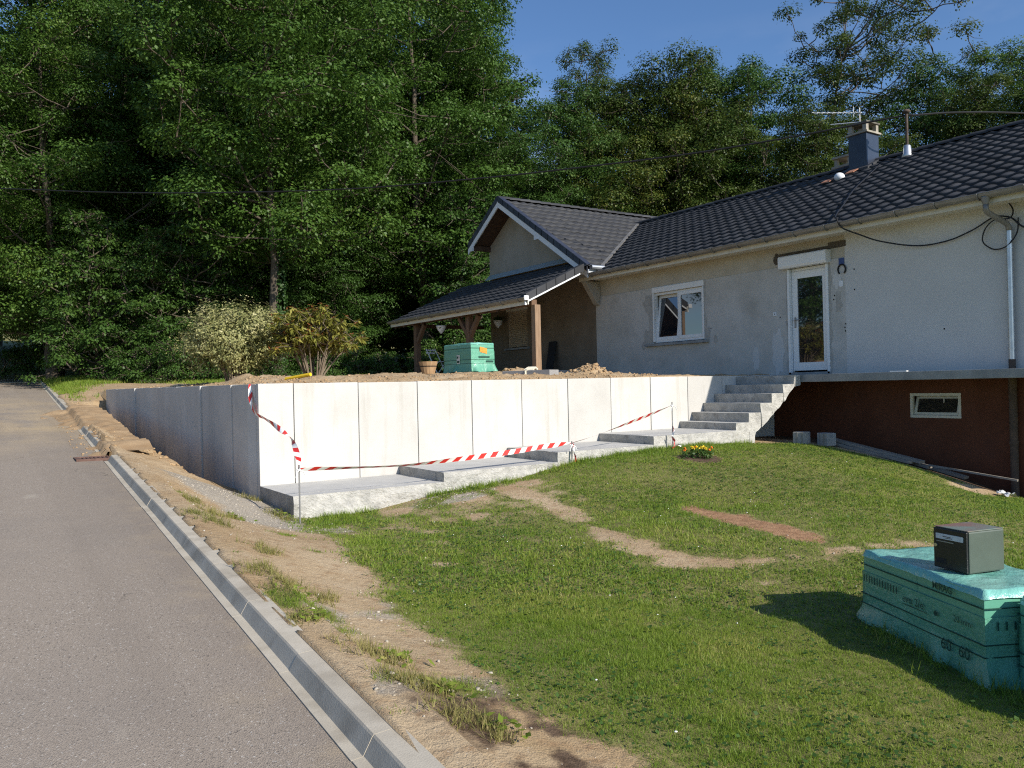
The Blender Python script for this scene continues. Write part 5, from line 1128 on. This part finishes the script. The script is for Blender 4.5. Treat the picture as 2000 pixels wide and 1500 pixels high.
def grow(seed,H,Rc,base,ncl,leafL,leafW,leafmat_,per=150,cr=(.7,1.35),flat=.62,lean=(0,0),profile=None,sweep=(0,0,0),trunk=.32,lump=.35,inner=.25,twist=.0,name='tree',shell=.5,up=.55):
    """trunk, limbs that fork to leaf masses filling an uneven crown, each mass made of single leaves on its outer side"""
    rng=np.random.default_rng(seed); tz=np.linspace(0,H*.9,14); wob=np.cumsum(rng.normal(0,.10,(14,2)),0)
    T=np.stack([wob[:,0]+lean[0]*(tz/H)**1.3,wob[:,1]+lean[1]*(tz/H)**1.3,tz],1); T[0,:2]=0
    tr=trunk*(1-.93*(tz/H)**.8)*np.r_[1.35,1.08,np.ones(12)]; paths=[(T,tr)]
    prof=profile or (lambda t: math.sin(math.pi*min(1,.16+.80*t))**.6)
    C=[];Rr=[]; tries=0
    while len(C)<ncl and tries<ncl*60:
        tries+=1; t=rng.uniform(0,1); az=rng.uniform(0,6.283); h=base+(H-base)*t
        env=Rc*prof(t)*(1+lump*float(fbm(np.array(az*1.6+seed),np.array(h*.35),1.0,seed,3))*1.6)
        r=env*(inner+(1-inner)*(rng.uniform(0,1)**.55 if rng.uniform()<.78 else rng.uniform(.0,.45))); k=rng.uniform(*cr)*(1-.25*t)
        c=np.array([np.interp(min(h,H*.9),tz,T[:,0])+r*math.cos(az),np.interp(min(h,H*.9),tz,T[:,1])+r*math.sin(az),h])+np.array(sweep)*r*.8
        if C:
            d=np.linalg.norm((np.array(C)-c)*[1,1,1.35],axis=1)
            if (d<.54*(np.array(Rr)+k)).any(): continue
        C.append(c); Rr.append(k)
    C=np.array(C); Rr=np.array(Rr); n=len(C)
    order=rng.permutation(n); limbs=[]
    for q,i in enumerate(order):
        c=C[i]; rad=math.hypot(c[0]-np.interp(c[2],tz,T[:,0]),c[1]-np.interp(c[2],tz,T[:,1]))
        best=None
        if q>n*.16 and limbs:                       # fork off an existing limb if one passes near below
            Q=np.array([l[3] for l in limbs]); dd=np.linalg.norm(Q-c,axis=1)+2.0*np.maximum(0,Q[:,2]-c[2]+.2); j=int(dd.argmin())
            if dd[j]<rad+1.5: best=(Q[j],.035)
        if best is None:
            h0=max(base*.75,min(c[2]-.55*rad-.4,H*.86)); p0=np.array([np.interp(h0,tz,T[:,k]) for k in range(3)]); best=(p0,max(.045,.42*np.interp(h0,tz,tr)))
        p0,r0=best; s=np.linspace(0,1,6)[:,None]; B=p0+(c-p0)*s; B[:,2]+=(np.sin(np.pi*s[:,0])*-.06*np.linalg.norm(c-p0)); B[1:-1]+=rng.normal(0,.05,(4,3))*np.linalg.norm(c-p0)*.35
        paths.append((B,r0*(1-.72*s[:,0])+.004)); limbs.append((0,0,0,B[3])); limbs.append((0,0,0,B[5]))
        for _ in range(3):
            e=c+rng.normal(0,1,3)*Rr[i]*[.6,.6,.4]; paths.append((np.stack([B[4],(B[4]+e)/2+rng.normal(0,.05,3),e]),np.array([.02,.014,.006])))
    m=(per*(Rr/np.mean(Rr))**2).astype(int); idx=np.repeat(np.arange(n),m); N_=len(idx)
    dv=rng.normal(size=(N_,3)); dv[:,2]=np.where(rng.uniform(0,1,N_)<up,np.abs(dv[:,2]),dv[:,2]); dv/=np.linalg.norm(dv,axis=1)[:,None]
    az=np.arctan2(dv[:,1],dv[:,0]); ln=1+.9*fbm(az*1.3+idx*7.3,dv[:,2]*2.2+idx*3.1,.8,seed+9,2)
    rr_=(shell+(1-shell)*rng.uniform(0,1,N_)**.6)*ln; L=C[idx]+dv*np.array([1,1,flat])*(Rr[idx]*rr_)[:,None]+rng.normal(0,.06,(N_,3))
    nr=dv*[.8,.8,.6]+[0,0,.75]; dr=dv*[1,1,.2]+[0,0,-.2]+np.array(sweep)*.8
    V,F=tubes(paths,6)
    return npmesh(name+'_wood',V,F,[MT['bark']],smooth=True),leaf_mesh(name+'_crown',L,nr,leafL,leafW,MT[leafmat_],rng,dirs=dr)
def plant_tree(kind,mesh,x,y,sc,rot,label,group=None,cat='tree',z=None,sz=1.0):
    zz=gz(x,y)-.1 if z is None else z
    t=bpy.data.objects.new(kind,None); COL.objects.link(t); t.location=(x,y,zz); t.rotation_euler=(0,0,rot); t.scale=(sc,sc,sc*sz); tag(t,label,cat,group)
    for nm,me in (('trunk',mesh[0]),('crown',mesh[1])):
        o=bpy.data.objects.new(nm,me); COL.objects.link(o); o.parent=t
    return t
OAK1=grow(11,25,6.4,5.0,190,.145,.105,'oakleaf',690,cr=(1.0,2.0),shell=.6,flat=.52,inner=.15,name='oak')
OAK2=grow(12,25,6.2,3.2,190,.145,.105,'oakleaf',690,cr=(.95,1.9),lump=.5,shell=.6,flat=.52,inner=.15,name='oak')
MAP1=grow(13,21,5.3,2.0,180,.145,.105,'maple',660,cr=(.9,1.75),shell=.6,flat=.52,inner=.15,name='maple')
BEE1=grow(14,20,5.7,1.0,230,.145,.095,'beechleaf',520,cr=(.8,1.6),flat=.6,lump=.5,shell=.55,inner=.15,name='beech')
SLEN=grow(15,24,3.4,8,150,.15,.08,'beechleaf',240,cr=(.5,1.0),flat=1.0,profile=lambda t:.45+.6*math.sin(math.pi*min(1,.1+t*.9)),name='slender')
WIND=grow(16,22,4.9,6.0,185,.14,.085,'beechleaf',300,cr=(.5,1.15),flat=.6,lean=(2.6,-1.8),sweep=(.45,-.32,.16),trunk=.24,profile=lambda t:.75+.35*t,lump=.5,inner=.0,name='windy')
HORN=grow(17,8,3.0,.3,120,.15,.09,'bushleaf',150,cr=(.4,.8),flat=.42,trunk=.10,profile=lambda t:1.05-.75*t,name='hornbeam')
DARKH=grow(18,9,3.4,.5,110,.17,.10,'maple',130,cr=(.45,.9),flat=.35,trunk=.10,profile=lambda t:1.0-.6*t,name='young_beech')
SHRB=grow(19,2.2,1.5,.1,40,.11,.07,'bushleaf',110,cr=(.3,.5),flat=.7,trunk=.03,profile=lambda t:1.0-.35*t,name='shrub')
rr=random.Random(3)
FRONT=[(OAK2,'oak_tree',3.2,43.6,.80,'tall sunlit oak by the road end, leftmost of the big crowns'),(OAK1,'oak_tree',7.6,48.0,.98,'shaded tall oak behind the hornbeam thicket'),
(OAK1,'oak_tree',14.6,46.0,1.06,'tall oak standing in the dark gap between the two biggest crowns'),(MAP1,'maple_tree',15.6,39.2,.62,'lower dark maple behind the reddish bush'),
(OAK1,'oak_tree',19.6,37.6,.96,'big sunlit oak between the bushes and the gable, tallest crown left of the house'),(MAP1,'maple_tree',22.4,34.8,.62,'leafy maple directly behind the gable roof'),(OAK2,'oak_tree',24.4,42.3,.92,'tallest oak at the edge of the open sky, above the wing ridge'),(MAP1,'maple_tree',27.4,35.2,.74,'round green maple behind the right end of the wing ridge'),
(SLEN,'beech_tree',35.7,43.2,.95,'slender upright beech standing alone against the sky'),
(BEE1,'beech_tree',30.2,34.2,.82,'olive green beech behind the middle of the tiled roof'),(BEE1,'beech_tree',31.9,31.3,.85,'broad beech with a flat top behind the long roof'),(MAP1,'maple_tree',35.4,31.4,.82,'green maple left of the leaning beech'),
(BEE1,'beech_tree',33.6,33.4,.80,'beech filling the gap between the flat topped beech and the green maple'),(MAP1,'maple_tree',36.4,29.2,.80,'rounded maple just left of the leaning bare trunk'),(WIND,'beech_tree',38.8,28.4,.95,'windblown beech with leaning bare trunk reaching into the sky'),(BEE1,'beech_tree',35.6,25.4,.66,'bronze green beech behind the chimney'),(BEE1,'beech_tree',38.4,23.4,.58,'low beech behind the vent pipe'),
(MAP1,'maple_tree',43.4,24.2,.78,'dark maple behind the roof between two open patches of sky'),(BEE1,'beech_tree',41.6,20.4,.70,'yellowish beech behind the right end of the ridge'),(OAK2,'oak_tree',44.8,20.4,.66,'dark oak at the right picture edge against a cloud'),
(MAP1,'maple_tree',43.8,16.2,.74,'maple at the right picture edge, nearest the roof corner'),(OAK1,'oak_tree',-2.6,47.0,.80,'oak on the far side of the road end, at the left picture edge')]
for me,kind,x,y,s,lab in FRONT: plant_tree(kind,me,x,y,s,rr.uniform(0,6.28) if me is not WIND else 0,lab,'trees along the edge of the wood')
BACK=[(6,52,'the road end oaks'),(11,50,'the hornbeam thicket'),(15.5,48,'the cream bush'),(20,47.5,'the reddish bush'),(25,47,'the gable peak'),(29.5,45,'the wing ridge'),(9,60,'the road end, far back'),(16,58,'the bushes, far back'),(23,56,'the porch, far back'),(30,53,'the gable, far back'),(3.5,53,'the leftmost oak'),(37,38,'the slender beech'),(40,35,'the flat topped beech'),(42,31,'the leaning beech'),(33,48,'the round maple'),(46,27,'the chimney'),(49,22,'the roof at the right edge'),(-14.5,31.5,None),(-6,62,'the far side of the road'),(-1.5,70,'the road end on the far hillside'),(3.5,66,'the road end beside the bright field'),(-9,74,'the road, on the left hillside'),(6,78,'the hillside field'),(-4,86,'the bright field, far up the hill'),(1.5,92,'the field fence, far up the hill')]
for i,(x,y,lab) in enumerate(BACK):
    k=i%3; low=x>36; f_=.60 if (x>27 or x<7) and y<60 and x>-10 else 1.0; me=(OAK1,MAP1,OAK2)[k] if not low else (BEE1,MAP1)[i%2]
    plant_tree(('oak_tree','maple_tree','oak_tree')[k] if not low else ('beech_tree','maple_tree')[i%2],me,x+rr.uniform(-.8,.8),y+rr.uniform(-.8,.8),((1.0,1.12,.98)[k] if not low else .66)*f_,rr.uniform(0,6.28),('leafy tree deep in the wood behind '+lab) if lab else 'leafy tree across the road outside the left picture edge','trees deep in the wood')
# tree with ivy on its trunk
IVYT=grow(21,24,5.0,5.4,190,.14,.105,'oakleaf',640,cr=(.9,1.75),shell=.6,flat=.52,inner=.1,trunk=.22,name='ivy_oak')
tv=plant_tree('oak_tree',IVYT,10.5,32.7,.97,1.0,'big spreading oak with pale ivy clad trunk seen between the two bushes','trees along the edge of the wood')
rng=np.random.default_rng(4); n=1500; th=rng.uniform(0,6.28,n); hh=rng.uniform(0,1,n)**1.3*6; Pn=np.stack([np.cos(th)*.29,np.sin(th)*.29,hh],1); nr=np.stack([np.cos(th),np.sin(th),.3+0*th],1)
o=link('ivy',leaf_mesh('ivy',Pn,nr*2,.11,.09,MT['ivy'],rng),None); o.parent=tv; o.location=(0,0,0)
# thicket and shrubs below the trees
THK=[(HORN,'hornbeam_shrub',4.6,38.2,.92,'dense hornbeam thicket at the road end, leftmost'),(HORN,'hornbeam_shrub',6.2,36.8,.80,'dense hornbeam thicket, right neighbour of the road end one'),(DARKH,'young_beech',8.4,36.4,.85,'dark young beech left of the cream bush'),(DARKH,'young_beech',10.9,40.2,.9,'dark young beech behind the cream bush'),
(DARKH,'young_beech',14.0,41.4,.95,'dark young beech behind the reddish bush'),(DARKH,'young_beech',17.0,42.0,1.0,'dark young beech left of the porch posts'),(HORN,'hornbeam_shrub',18.6,31.4,.75,'sunlit hornbeam seen through the porch between the posts'),(DARKH,'young_beech',20.4,33.6,1.0,'dark young beech behind the porch roof')]
for me,kind,x,y,s,lab in THK: plant_tree(kind,me,x,y,s,rr.uniform(0,6.28),lab,'thicket below the trees','shrub')
for me,x,y,s_,lab in [(SHRB,6.9,33.0,.75,'low green shrub left of the cream bush, second from the road'),(SHRB,7.6,31.8,.85,'low green shrub left of the cream bush, third from the road'),(SHRB,8.3,30.9,.8,'low green shrub right behind the cream bush'),(SHRB,6.3,34.6,.7,'low green shrub nearest the hornbeam thicket'),(SHRB,9.3,30.2,.6,'small green shrub left of the ivy clad trunk'),(SHRB,10.9,29.8,.55,'small green shrub right of the ivy clad trunk'),(SHRB,12.2,29.6,.6,'low green shrub behind the reddish bush'),(SHRB,13.6,29.4,.5,'small green shrub right of the reddish bush'),(SHRB,15.2,29.4,.5,'small green shrub left of the porch post'),(SHRB,5.3,36.0,.65,'low green shrub at the foot of the hornbeam thicket'),(SHRB,11.6,30.4,.75,'taller green shrub between the two terrace bushes'),(DARKH,3.6,50.0,.7,'dark young beech at the end of the road kerb'),(DARKH,-2.4,53.0,.75,'dark young beech on the far side of the gravel track')]:
    plant_tree('green_shrub' if me is SHRB else 'young_beech',me,x,y,s_,rr.uniform(0,6.28),lab,'low shrubs at the foot of the wood','shrub')
# far mass of the wood that closes the gaps
rng=np.random.default_rng(9); n=52000; x=rng.uniform(-2,62,n); y=72-(x-2)*.52+rng.uniform(0,20,n); zt_=np.where(x<34,17,12)*(1-.25*np.abs(fbm(x,y,6,61,3))*2)
z=ground(x,y)+zt_*rng.uniform(0,1,n)**.8; keep=(x>5)|(rng.uniform(0,1,n)<.0); x,y,z=x[keep],y[keep],z[keep]
tag(link('far_wood',leaf_mesh('far_wood',np.stack([x,y,z],1),rng.normal(size=(len(x),3)),.75,.55,MT['maple'],rng)),kind='stuff')
# far field edge by the road: fence posts
fe=thing('field_fence','low post and wire fence of the bright field beyond the road end','fence',(2.5,55,gz(2.5,55)))
FX=[(.2,56.5),(1.6,56.2),(2.1,56.0),(2.7,55.9),(3.3,55.6),(4.4,55.2)]
for (x,y) in FX:
    b=MB(); z=gz(x,y); b.tube([(x,y,z-.2),(x,y,z+1.15)],.06,7); b.build('fence_post',MT['bark'],fe)
b=MB()
for h in (.5,1.0): b.tube([(x,y,gz(x,y)+h) for x,y in FX],.008,4)
b.build('fence_wire',MT['steel'],fe)
# cream variegated bush
def bush(root,c,rad,n,L,W,mat,seed,stems,stemh,base,shell=.55,lump=.28,extra=None):
    rng=np.random.default_rng(seed); d=rng.normal(size=(n,3)); d/=np.linalg.norm(d,axis=1)[:,None]
    rad=np.array(rad); th=np.arctan2(d[:,1],d[:,0]); k=1+lump*(fbm(th*2+3,d[:,2]*3,.8,seed,3))+lump*.6*fbm(th*7,d[:,2]*8,.9,seed+5,2)
    r=k*(shell+(1-shell)*rng.uniform(0,1,n)**.6); P=np.array(c)+d*rad*r[:,None]; P[:,2]=np.maximum(P[:,2],base+.1+.3*rng.uniform(0,1,n))
    link('foliage',leaf_mesh('foliage',P,d*.8+[0,0,.5],L,W,MT[mat],rng,np.array(ORG[root]),dirs=d+[0,0,.2]),root,ORG[root])
    paths=[]
    for i in range(stems):
        a=rng.uniform(0,6.28); r0=rng.uniform(.03,.22); p0=np.array([c[0]+math.cos(a)*r0,c[1]+math.sin(a)*r0,base-.1]); q=np.array(c)+np.array([math.cos(a),math.sin(a),0])*rad*rng.uniform(.3,.8)+[0,0,rng.uniform(-.1,.6)*rad[2]]
        s=np.linspace(0,1,6)[:,None]; Pp=p0*(1-s)+q*s; Pp[:,:2]=p0[:2]+(q[:2]-p0[:2])*s**1.7; paths.append((Pp,.018*(1-.6*s[:,0])))
    V,F=tubes(paths,5); link('stems',npmesh('stems',V-np.array(ORG[root]),F,[MT['twig']],smooth=True),root,ORG[root])
bc=(4.78,18.0); bz0=gz(*bc)
cb=thing('variegated_bush','round cream and green variegated bush on the raised earth terrace','bush',(*bc,bz0))
bush(cb,(bc[0]-.0,bc[1]+.1,bz0+1.02),(1.12,1.12,.72),22000,.065,.03,'cream_leaf',5,34,.8,bz0,.45,.55)
# rhododendron: forked stems with whorls of long drooping leaves
rc=(6.18,17.1); rz0=gz(*rc)
rb=thing('rhododendron_bush','open rhododendron bush with bare forked stems and bronze red young leaves','bush',(*rc,rz0))
rng=np.random.default_rng(8); paths=[]; tips=[]
for i in range(21):
    a=i*2.399+rng.uniform(-.3,.3); p0=np.array([rc[0]+.16*math.cos(a),rc[1]+.16*math.sin(a),rz0-.05]); sp=rng.uniform(.25,.95); q=np.array([rc[0]+math.cos(a)*sp,rc[1]+math.sin(a)*sp,rz0+rng.uniform(.7,1.25)])
    s=np.linspace(0,1,6)[:,None]; Pp=p0+(q-p0)*s+np.array([0,0,.12])*np.sin(np.pi*s)*0; Pp[:,:2]=p0[:2]+(q[:2]-p0[:2])*s**1.3; paths.append((Pp,.024*(1-.55*s[:,0])))
    for j in range(6):
        u=rng.uniform(.55,1); b0=p0+(q-p0)*u; e=b0+np.array([rng.normal(0,.26),rng.normal(0,.26),rng.uniform(.08,.5)]); e[2]=min(e[2],rz0+1.62)
        paths.append((np.stack([b0,(b0+e)/2+rng.normal(0,.02,3),e]),np.array([.011,.008,.006]))); tips.append((e,e-b0))
        for m in range(2):
            e2=e+np.array([rng.normal(0,.14),rng.normal(0,.14),rng.uniform(-.03,.15)]); paths.append((np.stack([e,(e+e2)/2,e2]),np.array([.006,.005,.004]))); tips.append((e2,e2-b0))
V,F=tubes(paths,5); link('stems',npmesh('stems',V-np.array(ORG[rb]),F,[MT['twig']],smooth=True),rb,ORG[rb])
P=[];D=[];Pr=[];Dr=[]
for e,d in tips:
    d=d/np.linalg.norm(d); n=rng.integers(11,17)
    for k in range(n):
        a=rng.uniform(0,6.28); v=np.array([math.cos(a),math.sin(a),rng.uniform(-.9,.15)]); P.append(e-d*rng.uniform(0,.10)); D.append(v)
    if rng.random()<.6:
        for k in range(6):
            a=rng.uniform(0,6.28); Pr.append(e+d*.02); Dr.append(np.array([math.cos(a)*.7,math.sin(a)*.7,rng.uniform(.2,1)]))
P,D,Pr,Dr=map(np.array,(P,D,Pr,Dr))
link('foliage',leaf_mesh('foliage',P,np.tile([0,0,1.],(len(P),1))+D*.4,.165,.05,MT['rhodo'],rng,np.array(ORG[rb]),dirs=D),rb,ORG[rb])
link('young_leaves',leaf_mesh('young_leaves',Pr,np.tile([0,0,1.],(len(Pr),1))+Dr*.4,.10,.022,MT['rhodored'],rng,np.array(ORG[rb]),dirs=Dr),rb,ORG[rb])
# marigolds
def marigold(x,y,h,m,label,group,seed):
    z=gz(x,y); t=thing('marigold',label,'flower',(x,y,z),group); rng=np.random.default_rng(seed); b=MB(); b.tube([(x,y,z-.02),(x+.01,y,z+h)],.004,5); b.build('stem',MT['bushleaf'],t)
    d=rng.normal(size=(26,3)); d/=np.linalg.norm(d,axis=1)[:,None]; P=np.array([x,y,z+h*.5])+d*[.05,.05,h*.4]; link('leaves',leaf_mesh('leaves',P,d+[0,0,.6],.055,.022,MT['bushleaf'],rng,np.array(ORG[t])),t,ORG[t])
    n=16; d=rng.normal(size=(n,3)); d[:,2]=np.abs(d[:,2]); d/=np.linalg.norm(d,axis=1)[:,None]; link('bloom',leaf_mesh('bloom',np.array([x+.01,y,z+h])+d*.012,d,.026,.017,MT[m],rng,np.array(ORG[t]),dirs=d),t,ORG[t])
k=0
for (dx,dy) in [(-.30,.10),(-.14,.22),(.16,.24),(.30,.16),(.34,.02),(.12,-.10),(.02,.16)]:
    k+=1; marigold(BED[0]+dx*.8,BED[1]+dy,.13,'flowerO','small orange marigold in the round soil bed on the lawn','orange marigolds in the bed',70+k)
for (dx,dy) in [(-.10,.05),(-.03,-.04),(.04,.03),(.00,-.12),(.10,.02),(-.06,.12),(.07,-.06),(.02,.08)]:
    k+=1; marigold(BED[0]+dx,BED[1]+dy,.16,'flowerY','small yellow marigold in the middle of the soil bed','yellow marigolds in the bed',70+k)
# ------------------------------------------------------------------ grass as single blades
def blades(name,x,y,h,wd,mat,rng,n_per=1,spread=.03,lean=.6):
    x=np.repeat(x,n_per)+rng.normal(0,spread,len(x)*n_per); y=np.repeat(y,n_per)+rng.normal(0,spread,len(y)*n_per); h=np.repeat(h,n_per)*rng.uniform(.45,1.25,len(x))
    z=ground(x,y)-.006; n=len(x); a=rng.uniform(0,6.28,n); tl=rng.uniform(.1,lean*1.5,n); b=rng.uniform(0,6.28,n)
    w=wd*rng.uniform(.7,1.3,n); dx,dy=np.cos(b)*w/2,np.sin(b)*w/2; tx,ty=np.cos(a)*np.sin(tl)*h,np.sin(a)*np.sin(tl)*h; tz=np.cos(tl)*h
    p0=np.stack([x-dx,y-dy,z],1); p1=np.stack([x+dx,y+dy,z],1); p2=np.stack([x+tx,y+ty,z+tz],1)
    V=np.stack([p0,p1,p2],1).reshape(-1,3); return tag(link(name,npmesh(name,V,np.arange(3*n).reshape(-1,3),[MT[mat]])),kind='stuff')
def seedpts(n,x0,x1,y0,y1,seed,mask):
    rng=np.random.default_rng(seed); x=rng.uniform(x0,x1,n); y=rng.uniform(y0,y1,n); k=rng.uniform(0,1,n)<mask(x,y); return x[k],y[k],rng
msk=lambda x,y: masks(x,y)[0]
infr=lambda x,y:((y<10.12)&(x<14.3)&(np.arctan2(x,y)<np.radians(79))&(np.arctan2(x,y)>np.radians(8)))
hgt=lambda x,y: .024+.030*np.clip(fbm(x,y,1.2,81,4)+.22,0,1)
x,y,rng=seedpts(30000,1.3,7,1.6,6.2,1,lambda x,y:np.where(infr(x,y)&(np.hypot(x,y)<6.3),msk(x,y)**1.5,0)); blades('lawn_grass',x,y,hgt(x,y)*1.0,.0048,'grass',rng,26,.030,1.0)
x,y,rng=seedpts(40000,1.3,14.3,1.6,10.12,2,lambda x,y:np.where(infr(x,y)&(np.hypot(x,y)>=6.3),msk(x,y)**1.5,0)); blades('lawn_grass',x,y,hgt(x,y)*1.2,.010,'grass',rng,14,.045,.95)
# broad clover-like leaves low in the lawn
x,y,rng=seedpts(26000,2.2,13,1.8,10.1,5,lambda x,y:np.where(infr(x,y),msk(x,y)**2*np.clip(fbm(x,y,1.1,91,3)+.45,0,1),0)); x=np.repeat(x,2)+rng.normal(0,.02,2*len(x)); y=np.repeat(y,2)+rng.normal(0,.02,len(x))
tag(link('clover',leaf_mesh('clover',np.stack([x,y,ground(x,y)+rng.uniform(.012,.035,len(x))],1),np.tile([0,0,1.2],(len(x),1)),.026,.022,MT['bushleaf'],rng)),kind='stuff')
# longer blades along the landings and the film stacks, on the verge and at the far grass
def fringe(seed):
    rng=np.random.default_rng(seed); n=2600; x=rng.uniform(3.6,11.9,n); y=10.06-np.abs(rng.normal(0,.10,n)); k=rng.uniform(0,1,n)<np.clip(fbm(x,y,.7,95,3)+.35,0,1)*(((x<4.4)|(x>5.2)))*np.where(x>7.4,1.2,.6); return x[k],y[k],rng
x,y,rng=fringe(6); blades('edge_grass',x,y,np.full(len(x),.10),.009,'grass',rng,7,.025,.5)
x,y,rng=seedpts(1500,4.4,6.5,1.7,3.4,7,lambda x,y:np.exp(-((x*.438+y*.899-4.33)*0+np.abs((x-N1[0])*.899-(y-N1[1])*.438))/.09)*(((x-N1[0])*.438+(y-N1[1])*.899<1.1))); blades('edge_grass',x,y,np.full(len(x),.12),.006,'grass',rng,8,.03,.6)
x,y,rng=seedpts(9000,1.3,3.3,2.2,12.4,8,lambda x,y:np.clip(msk(x,y)-.25,0,1)*.6*(x<np.interp(y,EDGE_Y,EDGE_X)+.05)); blades('verge_weeds',x,y,np.full(len(x),.05),.005,'drygrass',rng,8,.04,.9)
WD=[(1.81,7.62,.14),(1.63,5.73,.12),(1.72,5.5,.12),(1.68,5.15,.13),(1.95,5.3,.11),(1.54,4.5,.09),(1.7,4.05,.11),(1.78,3.9,.12),(1.66,3.53,.10),(1.8,3.42,.11),(1.74,3.1,.11),(1.86,3.0,.10),(1.71,7.96,.10),(3.15,11.3,.16),(3.22,10.3,.16),(3.2,9.95,.14),(2.3,8.9,.12),(2.0,8.4,.14),(2.05,9.6,.12),(1.95,6.6,.12)]
rng=np.random.default_rng(12); X=[];Y=[];Hh=[]
for a,b_,r in WD:
    n=26; X.append(rng.normal(a,r*.6,n)); Y.append(rng.normal(b_,r*.8,n)); Hh.append(np.full(n,.035+r*.35))
blades('verge_weeds',np.concatenate(X),np.concatenate(Y),np.concatenate(Hh),.006,'drygrass',rng,12,.02,.8)
rng=np.random.default_rng(13); X=[];Y=[]
for a,b_,r in WD[3:12:2]+WD[14:17]:
    n=36; X.append(rng.normal(a+.05,r*.5,n)); Y.append(rng.normal(b_,r*.5,n))
X=np.concatenate(X);Y=np.concatenate(Y); tag(link('broadleaf_weeds',leaf_mesh('broadleaf_weeds',np.stack([X,Y,ground(X,Y)+rng.uniform(.01,.05,len(X))],1),np.tile([0,0,1.],(len(X),1)),.045,.024,MT['grass'],rng)),kind='stuff')
x,y,rng=seedpts(24000,1.4,16,23.5,47,14,lambda x,y:np.clip(msk(x,y),0,1)*(x>kerbx(y)+.2)); blades('far_grass',x,y,.14+.16*smooth(36,42,y)*(x<5),.028,'grass',rng,6,.10,.5)
x,y,rng=seedpts(160,2.5,12,2.2,9.9,15,lambda x,y:msk(x,y)*np.clip(fbm(x,y,1.0,97,2)+.3,0,1)*infr(x,y)); 
tag(link('daisies',lump_mesh('daisies',np.stack([x,y,ground(x,y)+.045],1),np.full(len(x),.007),MT['daisy'],4,.5,.2)),kind='stuff')

# ------------------------------------------------------------------ pieces that are separate things of one kind become separate parts
def split_loose(names):
    for o in [o for o in SC.objects if o.type=='MESH' and o.name.split('.')[0] in names]:
        me=o.data; n=len(me.vertices); par=list(range(n))
        def find(a):
            while par[a]!=a: par[a]=par[par[a]]; a=par[a]
            return a
        for e in me.edges:
            a,b=find(e.vertices[0]),find(e.vertices[1])
            if a!=b: par[a]=b
        groups={}
        for p in me.polygons: groups.setdefault(find(p.vertices[0]),[]).append(p)
        if len(groups)<2: continue
        new=names[o.name.split('.')[0]]; first=True
        co=[v.co.copy() for v in me.vertices]; mats=list(me.materials); lab=o.get('label')
        built=[]
        for g in groups.values():
            idx=sorted({i for p in g for i in p.vertices}); mp={a:k for k,a in enumerate(idx)}; c=sum((co[i] for i in idx),Vector())/len(idx)
            m=bpy.data.meshes.new(new); m.from_pydata([co[i]-c for i in idx],[],[[mp[i] for i in p.vertices] for p in g]); m.polygons.foreach_set('material_index',[p.material_index for p in g])
            for q in mats: m.materials.append(q)
            built.append((m,c))
        for m,c in built:
            q=bpy.data.objects.new(new,m); COL.objects.link(q); q.parent=o.parent; q.location=o.location+c
            if lab: q['label']=lab
        for ch in list(o.children): ch.parent=o.parent
        bpy.data.objects.remove(o)
split_loose({'mortar_patch':'mortar_patch','pale_patch':'pale_patch','stained_patch':'stained_patch','lintel':'lintel','purlin':'purlin','purlin_end':'purlin_end','shutter_guide':'shutter_guide','chimney_posts':'chimney_post','wall_hole':'wall_hole','bare_batten_patch':'bare_batten_patch','pallet_bearer':'pallet_bearer','cartons':'carton','grate_bars':'grate_bar','rafter':'rafter','barge_board':'barge_board','room_partition':'room_partition','print_block':'print_block','brace':'brace','shutter_slats':'shutter_slat'})
